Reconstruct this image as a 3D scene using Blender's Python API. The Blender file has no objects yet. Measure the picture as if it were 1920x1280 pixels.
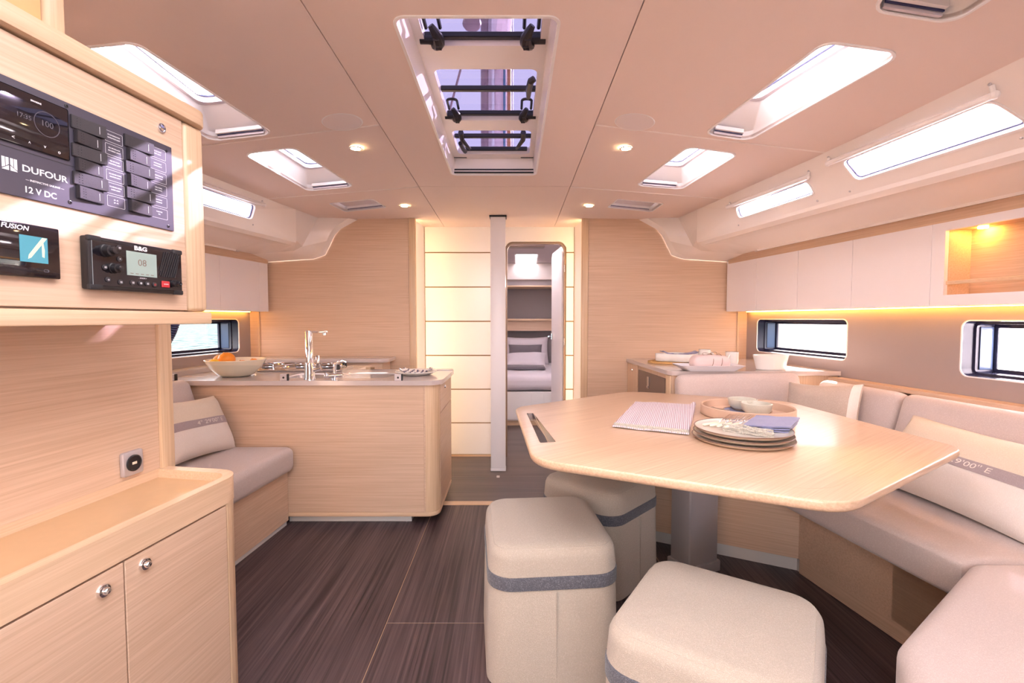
import bpy, bmesh, math, random
from mathutils import Vector, Matrix, noise
random.seed(7)
S = bpy.context.scene
COL = S.collection
PI = math.pi
# ------------------------------------------------------------------ camera
FPX = 900.0
CAMZ = 1.22
PITCH = math.atan(42.0 / FPX)
cam_d = bpy.data.cameras.new('camera')
cam = bpy.data.objects.new('camera', cam_d)
COL.objects.link(cam)
cam.location = (0, 0, CAMZ)
cam.rotation_euler = (PI / 2 - PITCH, 0, 0)
cam_d.sensor_width = 36.0
cam_d.lens = FPX / 1920 * 36.0
cam_d.clip_start = 0.02
S.camera = cam
# ------------------------------------------------------------------ world, sun, exposure
S.view_settings.view_transform = 'Standard'
S.view_settings.look = 'None'
S.view_settings.gamma = 1.0
S.view_settings.use_curve_mapping = False
S.view_settings.exposure = 0.45
world = bpy.data.worlds.new('sky')
S.world = world
world.use_nodes = True
bg = world.node_tree.nodes['Background']
bg.inputs['Color'].default_value = (1.0, 0.95, 0.985, 1)
bg.inputs['Strength'].default_value = 6.0
sun_d = bpy.data.lights.new('sun', 'SUN')
sun_d.energy = 72.0
sun_d.angle = math.radians(0.6)
sun_d.color = (1.0, 0.84, 0.74)
sun = bpy.data.objects.new('sun', sun_d)
COL.objects.link(sun)
SUN_DIR = Vector((-1.0, -1.05, -0.80)).normalized()
sun.rotation_euler = SUN_DIR.to_track_quat('-Z', 'Y').to_euler()
sun.location = (6, 6, 6)

def portal(name, loc, sx, sy, aim):
    """Sky portal: guides sky light sampling through a real opening."""
    d = bpy.data.lights.new(name, 'AREA')
    d.shape = 'RECTANGLE'; d.size = sx; d.size_y = sy
    o = bpy.data.objects.new(name, d)
    COL.objects.link(o)
    o.location = loc
    o.rotation_euler = Vector(aim).to_track_quat('-Z', 'Y').to_euler()
    d.cycles.is_portal = True
    return o

# ------------------------------------------------------------------ pixel -> world helpers
CP, SP = math.cos(PITCH), math.sin(PITCH)
CAM = Vector((0, 0, CAMZ))
def ray(px, py):
    u = (px - 960) / FPX; v = (640 - py) / FPX
    return Vector((u, CP + v * SP, -SP + v * CP))
def PZ(px, py, z):
    d = ray(px, py); t = (z - CAMZ) / d.z
    return CAM + d * t
def PYY(px, py, y):
    d = ray(px, py); return CAM + d * (y / d.y)
def PPL(px, py, p0, n):
    d = ray(px, py); p0 = Vector(p0); n = Vector(n)
    return CAM + d * ((p0 - CAM).dot(n) / d.dot(n))
def PF(px, py, f, it=14):
    """hit the height field z=f(x,y)"""
    z = 2.05
    for _ in range(it):
        p = PZ(px, py, z); z = f(p.x, p.y)
    return PZ(px, py, z)

# ------------------------------------------------------------------ materials
MATS = {}
def nmat(name):
    m = bpy.data.materials.new(name); m.use_nodes = True
    nt = m.node_tree
    return m, nt, nt.nodes['Principled BSDF']
def plain(name, col, rough=0.5, metal=0.0, spec=0.5, coat=0.0, emit=None, estr=0.0, sheen=0.0, var=0.0, bump=0.0, scale=200.0):
    m, nt, b = nmat(name)
    b.inputs['Base Color'].default_value = (*col, 1)
    b.inputs['Roughness'].default_value = rough
    b.inputs['Metallic'].default_value = metal
    b.inputs['Specular IOR Level'].default_value = spec
    b.inputs['Coat Weight'].default_value = coat
    b.inputs['Sheen Weight'].default_value = sheen
    if emit:
        b.inputs['Emission Color'].default_value = (*emit, 1)
        b.inputs['Emission Strength'].default_value = estr
    if var or bump:
        tc = nt.nodes.new('ShaderNodeTexCoord')
        n = nt.nodes.new('ShaderNodeTexNoise'); n.inputs['Scale'].default_value = scale; n.inputs['Detail'].default_value = 3
        nt.links.new(tc.outputs['Object'], n.inputs['Vector'])
        if var:
            mx = nt.nodes.new('ShaderNodeMix'); mx.data_type = 'RGBA'
            mx.inputs[6].default_value = (*[c * (1 - var) for c in col], 1)
            mx.inputs[7].default_value = (*[min(1, c * (1 + var)) for c in col], 1)
            nt.links.new(n.outputs['Fac'], mx.inputs[0])
            nt.links.new(mx.outputs[2], b.inputs['Base Color'])
        if bump:
            bp = nt.nodes.new('ShaderNodeBump'); bp.inputs['Strength'].default_value = bump; bp.inputs['Distance'].default_value = 0.002
            nt.links.new(n.outputs['Fac'], bp.inputs['Height'])
            nt.links.new(bp.outputs['Normal'], b.inputs['Normal'])
    MATS[name] = m
    return m
def wood(name, axis, c0, c1, rough=0.35, fine=1.0, coat=0.0, bump=0.15, rot=0.0, big=0.5, r0=0.30, r1=0.66):
    m, nt, b = nmat(name)
    tc = nt.nodes.new('ShaderNodeTexCoord')
    mp = nt.nodes.new('ShaderNodeMapping')
    sc = [150.0 * fine] * 3; sc['xyz'.index(axis)] = 2.2 * fine
    mp.inputs['Scale'].default_value = sc
    rt = nt.nodes.new('ShaderNodeMapping'); rt.inputs['Rotation'].default_value = (0, 0, rot)
    nt.links.new(tc.outputs['Object'], rt.inputs['Vector'])
    nt.links.new(rt.outputs['Vector'], mp.inputs['Vector'])
    n = nt.nodes.new('ShaderNodeTexNoise'); n.inputs['Scale'].default_value = 1.0; n.inputs['Detail'].default_value = 4; n.inputs['Roughness'].default_value = 0.62
    n.inputs['Distortion'].default_value = 0.15
    nt.links.new(mp.outputs['Vector'], n.inputs['Vector'])
    mp2 = nt.nodes.new('ShaderNodeMapping')
    sc2 = [9.0] * 3; sc2['xyz'.index(axis)] = 0.5
    mp2.inputs['Scale'].default_value = sc2
    nt.links.new(rt.outputs['Vector'], mp2.inputs['Vector'])
    n2 = nt.nodes.new('ShaderNodeTexNoise'); n2.inputs['Scale'].default_value = 1.0; n2.inputs['Detail'].default_value = 3
    nt.links.new(mp2.outputs['Vector'], n2.inputs['Vector'])
    mixf = nt.nodes.new('ShaderNodeMix'); mixf.data_type = 'FLOAT'; mixf.inputs[0].default_value = 0.35 * big
    nt.links.new(n.outputs['Fac'], mixf.inputs[2]); nt.links.new(n2.outputs['Fac'], mixf.inputs[3])
    cr = nt.nodes.new('ShaderNodeValToRGB')
    cr.color_ramp.elements[0].position = r0; cr.color_ramp.elements[0].color = (*c0, 1)
    cr.color_ramp.elements[1].position = r1; cr.color_ramp.elements[1].color = (*c1, 1)
    nt.links.new(mixf.outputs[0], cr.inputs['Fac'])
    nt.links.new(cr.outputs['Color'], b.inputs['Base Color'])
    b.inputs['Roughness'].default_value = rough
    b.inputs['Coat Weight'].default_value = coat
    b.inputs['Coat Roughness'].default_value = 0.18
    bp = nt.nodes.new('ShaderNodeBump'); bp.inputs['Strength'].default_value = bump; bp.inputs['Distance'].default_value = 0.001
    nt.links.new(n.outputs['Fac'], bp.inputs['Height']); nt.links.new(bp.outputs['Normal'], b.inputs['Normal'])
    MATS[name] = m
    return m
def fabric(name, c0, c1, scale=420.0, bump=0.5, rough=0.95):
    m, nt, b = nmat(name)
    tc = nt.nodes.new('ShaderNodeTexCoord')
    w1 = nt.nodes.new('ShaderNodeTexVoronoi'); w1.inputs['Scale'].default_value = scale; w1.inputs['Randomness'].default_value = 1.0
    nt.links.new(tc.outputs['Object'], w1.inputs['Vector'])
    n = nt.nodes.new('ShaderNodeTexNoise'); n.inputs['Scale'].default_value = scale * 0.35; n.inputs['Detail'].default_value = 5
    nt.links.new(tc.outputs['Object'], n.inputs['Vector'])
    ad = nt.nodes.new('ShaderNodeMath'); ad.operation = 'ADD'
    nt.links.new(w1.outputs['Distance'], ad.inputs[0]); nt.links.new(n.outputs['Fac'], ad.inputs[1])
    cr = nt.nodes.new('ShaderNodeValToRGB')
    cr.color_ramp.elements[0].position = 0.55; cr.color_ramp.elements[0].color = (*c1, 1)
    cr.color_ramp.elements[1].position = 1.0; cr.color_ramp.elements[1].color = (*c0, 1)
    nt.links.new(ad.outputs[0], cr.inputs['Fac'])
    nt.links.new(cr.outputs['Color'], b.inputs['Base Color'])
    b.inputs['Roughness'].default_value = rough
    b.inputs['Sheen Weight'].default_value = 0.25
    b.inputs['Specular IOR Level'].default_value = 0.2
    bp = nt.nodes.new('ShaderNodeBump'); bp.inputs['Strength'].default_value = bump; bp.inputs['Distance'].default_value = 0.0015
    bp.invert = True
    nt.links.new(ad.outputs[0], bp.inputs['Height']); nt.links.new(bp.outputs['Normal'], b.inputs['Normal'])
    MATS[name] = m
    return m
def glass(name, tint, refl=0.08, rough=0.0, trans_diff=0.0):
    m = bpy.data.materials.new(name); m.use_nodes = True
    nt = m.node_tree
    for n in list(nt.nodes): nt.nodes.remove(n)
    out = nt.nodes.new('ShaderNodeOutputMaterial')
    tr = nt.nodes.new('ShaderNodeBsdfTransparent'); tr.inputs['Color'].default_value = (*tint, 1)
    gl = nt.nodes.new('ShaderNodeBsdfGlossy'); gl.inputs['Roughness'].default_value = rough
    mx = nt.nodes.new('ShaderNodeMixShader'); mx.inputs[0].default_value = refl
    nt.links.new(tr.outputs[0], mx.inputs[1]); nt.links.new(gl.outputs[0], mx.inputs[2])
    last = mx
    if trans_diff:
        tl = nt.nodes.new('ShaderNodeBsdfTranslucent'); tl.inputs['Color'].default_value = (0.95, 0.95, 1.0, 1)
        m2 = nt.nodes.new('ShaderNodeMixShader'); m2.inputs[0].default_value = trans_diff
        nt.links.new(mx.outputs[0], m2.inputs[1]); nt.links.new(tl.outputs[0], m2.inputs[2])
        last = m2
    nt.links.new(last.outputs[0], out.inputs['Surface'])
    MATS[name] = m
    return m

OAK0, OAK1 = (0.55, 0.365, 0.245), (0.705, 0.505, 0.37)
wood('oak_x', 'x', OAK0, OAK1); wood('oak_y', 'y', OAK0, OAK1); wood('oak_z', 'z', OAK0, OAK1)
wood('oak_nav', 'y', OAK0, OAK1, rot=0.1115); wood('oak_nav_edge', 'y', (0.60, 0.40, 0.25), (0.74, 0.53, 0.36), rot=0.1115); wood('oak_diag', 'x', OAK0, OAK1, rot=0.471); wood('oak_side', 'y', OAK0, OAK1, rot=-0.150); wood('oak_port', 'y', OAK0, OAK1, rot=0.10)
wood('oak_edge_x', 'x', (0.60, 0.40, 0.25), (0.74, 0.53, 0.36)); wood('oak_edge_y', 'y', (0.60, 0.40, 0.25), (0.74, 0.53, 0.36)); wood('oak_edge_z', 'z', (0.58, 0.39, 0.24), (0.74, 0.54, 0.36))
wood('oak_table', 'x', (0.52, 0.34, 0.22), (0.70, 0.50, 0.35), rough=0.30, coat=0.15, rot=-0.65)
wood('oak_light_x', 'x', (0.55, 0.37, 0.26), (0.68, 0.48, 0.35)); 
wood('floor_wood', 'y', (0.022, 0.012, 0.016), (0.175, 0.115, 0.120), rough=0.45, fine=0.55, bump=0.25, big=1.0, r0=0.40, r1=0.78)
wood('floor_wood_light', 'x', (0.060, 0.042, 0.038), (0.150, 0.110, 0.098), rough=0.4, fine=0.7, bump=0.2, big=1.2)
plain('ceiling_vinyl', (0.80, 0.66, 0.615), rough=0.75, var=0.02, bump=0.06, scale=900)
plain('gelcoat', (0.90, 0.84, 0.82), rough=0.22, coat=0.3)
plain('white_plastic', (0.86, 0.83, 0.84), rough=0.3)
plain('lavender_plastic', (0.62, 0.56, 0.62), rough=0.35)
plain('lacquer', (0.90, 0.85, 0.88), rough=0.28)
plain('panel_cream', (0.90, 0.87, 0.86), rough=0.4)
plain('groove_brown', (0.32, 0.19, 0.10), rough=0.7)
plain('post_white', (0.92, 0.90, 0.93), rough=0.3)
plain('wall_grey', (0.34, 0.275, 0.265), rough=0.45, var=0.03, scale=300)
plain('cabin_grey', (0.30, 0.27, 0.285), rough=0.6)
plain('worktop', (0.55, 0.47, 0.45), rough=0.16, coat=0.3, var=0.05, scale=500)
plain('kick_white', (0.68, 0.66, 0.64), rough=0.4)
plain('chrome', (0.86, 0.85, 0.88), rough=0.06, metal=1.0)
plain('steel', (0.62, 0.60, 0.62), rough=0.24, metal=1.0)
plain('black_plastic', (0.012, 0.010, 0.013), rough=0.35)
plain('black_gloss', (0.010, 0.008, 0.012), rough=0.06, coat=0.5)
plain('dark_rubber', (0.02, 0.018, 0.022), rough=0.6)
plain('panel_purple', (0.058, 0.05, 0.075), rough=0.45)
plain('rocker_black', (0.030, 0.024, 0.030), rough=0.5, var=0.15, bump=0.3, scale=900)
plain('print_white', (0.80, 0.78, 0.82), rough=0.5)
plain('print_dim', (0.09, 0.08, 0.10), rough=0.5)
plain('screen_teal', (0.05, 0.25, 0.33), rough=0.3, emit=(0.06, 0.30, 0.38), estr=0.25)
plain('screen_lcd', (0.30, 0.39, 0.36), rough=0.3, emit=(0.40, 0.55, 0.50), estr=0.06)
plain('lcd_dark', (0.20, 0.13, 0.10), rough=0.5)
plain('print_red', (0.55, 0.03, 0.04), rough=0.4)
plain('boat_cream', (0.75, 0.72, 0.45), rough=0.5, emit=(0.75, 0.72, 0.45), estr=0.25)
plain('silver_plate', (0.55, 0.52, 0.55), rough=0.4, metal=0.6)
plain('window_frame', (0.018, 0.018, 0.045), rough=0.25)
plain('window_blue', (0.085, 0.13, 0.24), rough=0.15)  # bluish reflection put in as a flat colour
plain('seal_blue', (0.03, 0.035, 0.12), rough=0.4)
plain('anodised', (0.40, 0.385, 0.41), rough=0.4, metal=0.35)
fabric('fabric_sofa', (0.53, 0.44, 0.415), (0.65, 0.56, 0.53), scale=520, bump=0.35)
fabric('fabric_pouf', (0.42, 0.365, 0.305), (0.545, 0.48, 0.41), scale=620, bump=0.6)
fabric('fabric_band', (0.085, 0.088, 0.105), (0.22, 0.22, 0.26), scale=420)
fabric('linen_cream', (0.66, 0.56, 0.45), (0.80, 0.70, 0.585), scale=700, bump=0.2)
fabric('linen_white', (0.72, 0.65, 0.60), (0.84, 0.78, 0.74), scale=700, bump=0.2)
fabric('linen_beige', (0.46, 0.37, 0.31), (0.62, 0.52, 0.45), scale=600, bump=0.35)
fabric('band_mauve', (0.33, 0.27, 0.28), (0.44, 0.37, 0.385), scale=700, bump=0.2)
fabric('bed_linen', (0.72, 0.66, 0.72), (0.84, 0.78, 0.84), scale=700, bump=0.15)
fabric('bed_grey', (0.16, 0.14, 0.16), (0.25, 0.23, 0.26), scale=700, bump=0.15)
fabric('napkin_blue', (0.22, 0.225, 0.38), (0.33, 0.34, 0.52), scale=900, bump=0.25)
fabric('fringe', (0.46, 0.42, 0.36), (0.74, 0.70, 0.62), scale=1400, bump=0.4)
plain('stoneware', (0.72, 0.67, 0.60), rough=0.25, coat=0.3, var=0.04, scale=60)
plain('stoneware_side', (0.66, 0.53, 0.41), rough=0.5)
plain('stoneware_rim', (0.17, 0.09, 0.06), rough=0.4)
plain('ceramic_white', (0.86, 0.83, 0.80), rough=0.2, coat=0.3)
plain('ceramic_speckle', (0.60, 0.58, 0.50), rough=0.3, var=0.12, scale=260)
plain('clay_base', (0.35, 0.25, 0.19), rough=0.7)
plain('tray_wood', (0.60, 0.42, 0.31), rough=0.45, var=0.06, scale=40)
plain('bone', (0.82, 0.74, 0.60), rough=0.25)
plain('orange_peel', (0.85, 0.27, 0.02), rough=0.4, bump=0.35, scale=400)
plain('lemon_peel', (0.88, 0.52, 0.03), rough=0.4, bump=0.3, scale=350)
plain('bowl_cream', (0.80, 0.73, 0.58), rough=0.2, coat=0.3)
plain('seagrass', (0.55, 0.32, 0.12), rough=0.8, var=0.35, bump=0.8, scale=150)
plain('paper_pink', (0.72, 0.58, 0.57), rough=0.6, bump=0.3, scale=60)
plain('paper_white', (0.84, 0.83, 0.88), rough=0.5)
plain('twine', (0.25, 0.17, 0.12), rough=0.8)
plain('mast_alloy', (0.88, 0.72, 0.76), rough=0.3)
plain('mast_dark', (0.30, 0.20, 0.22), rough=0.5)
plain('rope_blue', (0.10, 0.20, 0.32), rough=0.8)
plain('rope_orange', (0.5, 0.22, 0.12), rough=0.8)
plain('led_warm', (1, 0.8, 0.5), emit=(1.0, 0.46, 0.07), estr=26.0)
plain('led_wall', (1, 0.8, 0.5), emit=(1.0, 0.66, 0.32), estr=30.0)
plain('lamp_glow', (1, 0.9, 0.7), emit=(1.0, 0.76, 0.40), estr=60.0)
plain('led_shelf', (1, 0.8, 0.5), emit=(1.0, 0.45, 0.06), estr=150.0)
plain('exterior_deck', (0.75, 0.73, 0.72), rough=0.5)
plain('exterior_hull', (0.75, 0.74, 0.76), rough=0.3)
glass('glass_clear', (0.97, 0.98, 0.98), 0.06)
glass('glass_guard', (0.96, 0.975, 0.98), 0.022)
glass('glass_tint', (0.275, 0.265, 0.345), 0.03)
glass('glass_port', (0.55, 0.52, 0.62), 0.06)
glass('glass_port_diff', (0.55, 0.52, 0.62), 0.05, trans_diff=0.75)
glass('glass_sky', (0.95, 0.95, 0.98), 0.04)

# ------------------------------------------------------------------ geometry helpers
def NB(): return bmesh.new()
def M(n): return MATS[n] if isinstance(n, str) else n
def link(o): COL.objects.link(o); return o
def obj(name, bm, mat, parent=None, local=False, smooth=30, label=None, wn=False):
    bmesh.ops.remove_doubles(bm, verts=bm.verts, dist=1e-6)
    bmesh.ops.recalc_face_normals(bm, faces=bm.faces)
    me = bpy.data.meshes.new(name)
    bm.to_mesh(me); bm.free()
    mats = mat if isinstance(mat, (list, tuple)) else [mat]
    for mm in mats: me.materials.append(M(mm))
    if smooth:
        for p in me.polygons: p.use_smooth = True
        me.set_sharp_from_angle(angle=math.radians(smooth))
    o = link(bpy.data.objects.new(name, me))
    if parent: attach(o, parent, local)
    if label: o['label'] = label
    return o
def attach(o, parent, local=False):
    o.parent = parent
    if not local and parent.type == 'EMPTY' and parent.parent is None:
        o.matrix_parent_inverse = parent.matrix_basis.inverted()
def tag(o, label, cat=None, group=None, kind=None):
    o['label'] = label
    if cat: o['category'] = cat
    if group: o['group'] = group
    if kind: o['kind'] = kind
    return o
def thing(name, label, cat, loc=(0, 0, 0), rotz=0.0, group=None, kind=None):
    o = link(bpy.data.objects.new(name, None))
    o.empty_display_size = 0.05
    o.location = loc; o.rotation_euler = (0, 0, rotz)
    o.matrix_basis = Matrix.Translation(Vector(loc)) @ Matrix.Rotation(rotz, 4, 'Z')
    tag(o, label, cat, group, kind)
    return o
def struct(name, label, loc=(0, 0, 0)):
    o = link(bpy.data.objects.new(name, None)); o.location = loc
    o.matrix_basis = Matrix.Translation(Vector(loc))
    o['kind'] = 'structure'; o['label'] = label
    return o
def dup(root, loc, rotz=0.0, label=None, group=None):
    r = root.copy(); COL.objects.link(r)
    r.location = loc; r.rotation_euler = (0, 0, rotz)
    if label: r['label'] = label
    if group: r['group'] = group
    for ch in list(root.children):
        c = ch.copy(); COL.objects.link(c); c.parent = r
        for g in list(ch.children):
            d = g.copy(); COL.objects.link(d); d.parent = c
    return r
def box(bm, x0, x1, y0, y1, z0, z1, bev=0.0, seg=2, mat=None):
    vs = [bm.verts.new((x, y, z)) for x in (x0, x1) for y in (y0, y1) for z in (z0, z1)]
    idx = [(0, 1, 3, 2), (4, 6, 7, 5), (0, 4, 5, 1), (2, 3, 7, 6), (0, 2, 6, 4), (1, 5, 7, 3)]
    fs = [bm.faces.new([vs[i] for i in f]) for f in idx]
    if bev:
        es = list({e for f in fs for e in f.edges})
        r = bmesh.ops.bevel(bm, geom=es, offset=bev, segments=seg, affect='EDGES', profile=0.5)
        vs = list({v for f in r['faces'] for v in f.verts} | {v for v in vs if v.is_valid})
    if mat is not None:
        bmesh.ops.transform(bm, matrix=mat, verts=vs)
    return vs
def quadbox(bm, pts, z0, z1):
    """vertical prism over a polygon given in xy"""
    n = len(pts)
    a = [bm.verts.new((p[0], p[1], z0)) for p in pts]; b = [bm.verts.new((p[0], p[1], z1)) for p in pts]
    bm.faces.new(list(reversed(a))); bm.faces.new(b)
    for i in range(n): bm.faces.new((a[i], a[(i + 1) % n], b[(i + 1) % n], b[i]))
    return a + b
def rpoly(pts, r, seg=6):
    """round the corners of a polygon (2d). r may be list"""
    out = []; n = len(pts)
    for i in range(n):
        p0 = Vector(pts[i - 1][:2]); p1 = Vector(pts[i][:2]); p2 = Vector(pts[(i + 1) % n][:2])
        rr = r[i] if isinstance(r, (list, tuple)) else r
        if rr <= 0: out.append((p1.x, p1.y)); continue
        d0 = (p0 - p1); d1 = (p2 - p1); l0 = d0.length; l1 = d1.length
        d0.normalize(); d1.normalize()
        ang = d0.angle(d1); t = rr / math.tan(ang / 2)
        t = min(t, l0 * 0.49, l1 * 0.49); rr = t * math.tan(ang / 2)
        c = p1 + (d0 + d1).normalized() * (rr / math.sin(ang / 2))
        a = p1 + d0 * t; b = p1 + d1 * t
        a0 = math.atan2(a.y - c.y, a.x - c.x); a1 = math.atan2(b.y - c.y, b.x - c.x)
        da = (a1 - a0 + PI) % (2 * PI) - PI
        for k in range(seg + 1):
            th = a0 + da * k / seg
            out.append((c.x + rr * math.cos(th), c.y + rr * math.sin(th)))
    return out
def area2(p): return sum(p[i - 1][0] * p[i][1] - p[i][0] * p[i - 1][1] for i in range(len(p))) / 2
def ccw(p): return list(p) if area2(p) > 0 else list(reversed(p))
def inset(poly, d):
    """offset a ccw polygon inwards by d along vertex normals (d<0 grows)"""
    n = len(poly); out = []
    for i in range(n):
        p0 = Vector(poly[i - 1][:2]); p1 = Vector(poly[i][:2]); p2 = Vector(poly[(i + 1) % n][:2])
        e0 = (p1 - p0); e1 = (p2 - p1)
        if e0.length < 1e-9: e0 = e1
        if e1.length < 1e-9: e1 = e0
        e0 = e0.normalized(); e1 = e1.normalized()
        n0 = Vector((-e0.y, e0.x)); n1 = Vector((-e1.y, e1.x))
        nn = (n0 + n1)
        nn = nn.normalized() if nn.length > 1e-6 else n0
        k = 1.0 / max(0.35, nn.dot(n0))
        q = p1 + nn * d * k
        out.append((q.x, q.y))
    return out
def loft(bm, rings, close=True, cap0=False, cap1=False):
    R = [[bm.verts.new(p) for p in r] for r in rings]
    n = len(R[0])
    for a, b in zip(R[:-1], R[1:]):
        for i in range(n if close else n - 1):
            j = (i + 1) % n
            bm.faces.new((a[i], a[j], b[j], b[i]))
    if cap0: bm.faces.new(list(reversed(R[0])))
    if cap1: bm.faces.new(R[-1])
    return R
def softprism(bm, poly, z0, z1, r=0.03, seg=4, crown=0.0, r0=None, twist=None):
    """prism with rounded top / bottom edges (cushions, table tops)"""
    poly = ccw(poly); r0 = r if r0 is None else r0
    rings = []
    for k in range(seg + 1):
        a = (PI / 2) * k / seg        # 0 = flat underside, 90deg = side
        rings.append([(x, y, z0 + r0 * (1 - math.cos(a))) for x, y in inset(poly, r0 * (1 - math.sin(a)))])
    for k in range(seg + 1):
        a = (PI / 2) * k / seg
        rings.append([(x, y, z1 - r * (1 - math.sin(a))) for x, y in inset(poly, r * (1 - math.cos(a)))])
    if crown:
        cx = sum(p[0] for p in poly) / len(poly); cy = sum(p[1] for p in poly) / len(poly)
        last = rings[-1]
        for s in (0.85, 0.6, 0.3):
            rings.append([(cx + (x - cx) * s, cy + (y - cy) * s, z1 + crown * (1 - s * s)) for x, y, z in last])
    return loft(bm, rings, True, True, True)
def lathe(bm, prof, n=32, c=(0, 0, 0), cap0=False, cap1=False, sy=1.0):
    rings = [[(c[0] + r * math.cos(2 * PI * k / n), c[1] + sy * r * math.sin(2 * PI * k / n), c[2] + z) for k in range(n)] for r, z in prof]
    return loft(bm, rings, True, cap0, cap1)
def tube(bm, path, r, n=8, cap=True):
    path = [Vector(p) for p in path]
    rings = []; up = Vector((0, 0, 1))
    t0 = (path[1] - path[0]).normalized()
    a = t0.cross(up) if abs(t0.dot(up)) < 0.95 else t0.cross(Vector((1, 0, 0)))
    a.normalize()
    for i, p in enumerate(path):
        t = (path[min(i + 1, len(path) - 1)] - path[max(i - 1, 0)]).normalized()
        a = (a - t * a.dot(t)).normalized(); b = t.cross(a)
        rr = r[i] if isinstance(r, (list, tuple)) else r
        rings.append([tuple(p + a * rr * math.cos(2 * PI * k / n) + b * rr * math.sin(2 * PI * k / n)) for k in range(n)])
    return loft(bm, rings, True, cap, cap)
def fill2d(outer, holes):
    """triangles for a polygon with holes -> (verts2d, tris, loops)"""
    bm = bmesh.new(); loops = []; edges = []; pts = []
    for lp in [ccw(outer)] + [list(reversed(ccw(h))) for h in holes]:
        vs = [bm.verts.new((p[0], p[1], 0)) for p in lp]
        edges += [bm.edges.new((vs[i], vs[(i + 1) % len(vs)])) for i in range(len(vs))]
        loops.append(list(range(len(pts), len(pts) + len(vs)))); pts += [(p[0], p[1]) for p in lp]
    bm.verts.index_update()
    bmesh.ops.triangle_fill(bm, use_beauty=True, use_dissolve=False, edges=edges, normal=(0, 0, 1))
    tris = [[v.index for v in f.verts] for f in bm.faces]
    bm.free()
    return pts, tris, loops
def slab(bm, outer, holes, fmap, t=1.0):
    """plate with holes; fmap(u,v,w) -> xyz, w=0 front, w=t back"""
    pts, tris, loops = fill2d(outer, holes)
    A = [bm.verts.new(fmap(u, v, 0)) for u, v in pts]; B = [bm.verts.new(fmap(u, v, t)) for u, v in pts]
    for f in tris:
        bm.faces.new([A[i] for i in f]); bm.faces.new([B[i] for i in reversed(f)])
    for lp in loops:
        n = len(lp)
        for i in range(n):
            a, b = lp[i], lp[(i + 1) % n]
            bm.faces.new((A[a], A[b], B[b], B[a]))
def rbox(bm, hx, hy, hz, r, k=3, m=4, fn=None, mat=None):
    """rounded box centred on origin with a soft grid; fn deforms each point"""
    def axis(h):
        rr = min(r, h * 0.98)
        a = [-h + rr * (1 - math.cos(PI / 2 * i / k)) for i in range(k + 1)]
        mid = [(-h + rr) + 2 * (h - rr) * i / m for i in range(1, m)]
        return a + mid + [-q for q in reversed(a)]
    ax, ay, az = axis(hx), axis(hy), axis(hz)
    cache = {}
    def vert(p):
        key = tuple(round(c, 7) for c in p)
        if key in cache: return cache[key]
        q = []; c = []
        for v, h in zip(p, (hx, hy, hz)):
            lim = max(h - r, h * 0.02); c.append(max(-lim, min(lim, v)))
        d = Vector(p) - Vector(c)
        o = Vector(c)
        if d.length > 1e-9:
            dn = d.normalized()
            rr = [min(r, h * 0.98) for h in (hx, hy, hz)]
            o = Vector((c[0] + dn.x * rr[0], c[1] + dn.y * rr[1], c[2] + dn.z * rr[2]))
        if fn: o = Vector(fn(o))
        if mat is not None: o = mat @ o
        cache[key] = bm.verts.new(o); return cache[key]
    def face(U, V, fp):
        for i in range(len(U) - 1):
            for j in range(len(V) - 1):
                vs = [vert(fp(U[i], V[j])), vert(fp(U[i + 1], V[j])), vert(fp(U[i + 1], V[j + 1])), vert(fp(U[i], V[j + 1]))]
                if len(set(vs)) > 2:
                    try: bm.faces.new(list(dict.fromkeys(vs)))
                    except ValueError: pass
    for s in (-1, 1):
        face(ax, ay, lambda u, v: (u, v, s * hz)); face(ax, az, lambda u, v: (u, s * hy, v)); face(ay, az, lambda u, v: (s * hx, u, v))
def sph(bm, c, r, n=20, m=12, s=(1, 1, 1)):
    rings = []
    for i in range(m + 1):
        a = -PI / 2 + PI * i / m
        rr = max(math.cos(a), 0.02)
        rings.append([(c[0] + s[0] * r * rr * math.cos(2 * PI * k / n), c[1] + s[1] * r * rr * math.sin(2 * PI * k / n), c[2] + s[2] * r * math.sin(a)) for k in range(n)])
    loft(bm, rings, True, True, True)
def frame4(o, ex, ey, ez):
    """matrix with columns ex ey ez and origin o"""
    ex, ey, ez = Vector(ex), Vector(ey), Vector(ez)
    return Matrix(((ex.x, ey.x, ez.x, o[0]), (ex.y, ey.y, ez.y, o[1]), (ex.z, ey.z, ez.z, o[2]), (0, 0, 0, 1)))
def text_bm(body, size, mat, align='CENTER', depth=0.0004, bold=0.0, sx=1.0, shear=0.0):
    cu = bpy.data.curves.new('lettering', 'FONT')
    cu.body = body; cu.size = size; cu.align_x = align; cu.align_y = 'CENTER'
    cu.extrude = depth; cu.offset = bold; cu.resolution_u = 3; cu.shear = shear
    o = bpy.data.objects.new('lettering', cu)
    me = o.to_mesh()
    bm = bmesh.new(); bm.from_mesh(me)
    o.to_mesh_clear(); bpy.data.objects.remove(o); bpy.data.curves.remove(cu)
    bmesh.ops.transform(bm, matrix=mat @ Matrix.Diagonal((sx, 1, 1, 1)), verts=bm.verts)
    return bm
def merge(dst, src):
    me = bpy.data.meshes.new('tmp'); src.to_mesh(me); src.free(); dst.from_mesh(me); bpy.data.meshes.remove(me)
def lerp(a, b, t): return a + (b - a) * t
def interp(tab, x):
    if x <= tab[0][0]: return tab[0][1]
    for (x0, y0), (x1, y1) in zip(tab[:-1], tab[1:]):
        if x <= x1: return lerp(y0, y1, (x - x0) / (x1 - x0))
    return tab[-1][1]
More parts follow.
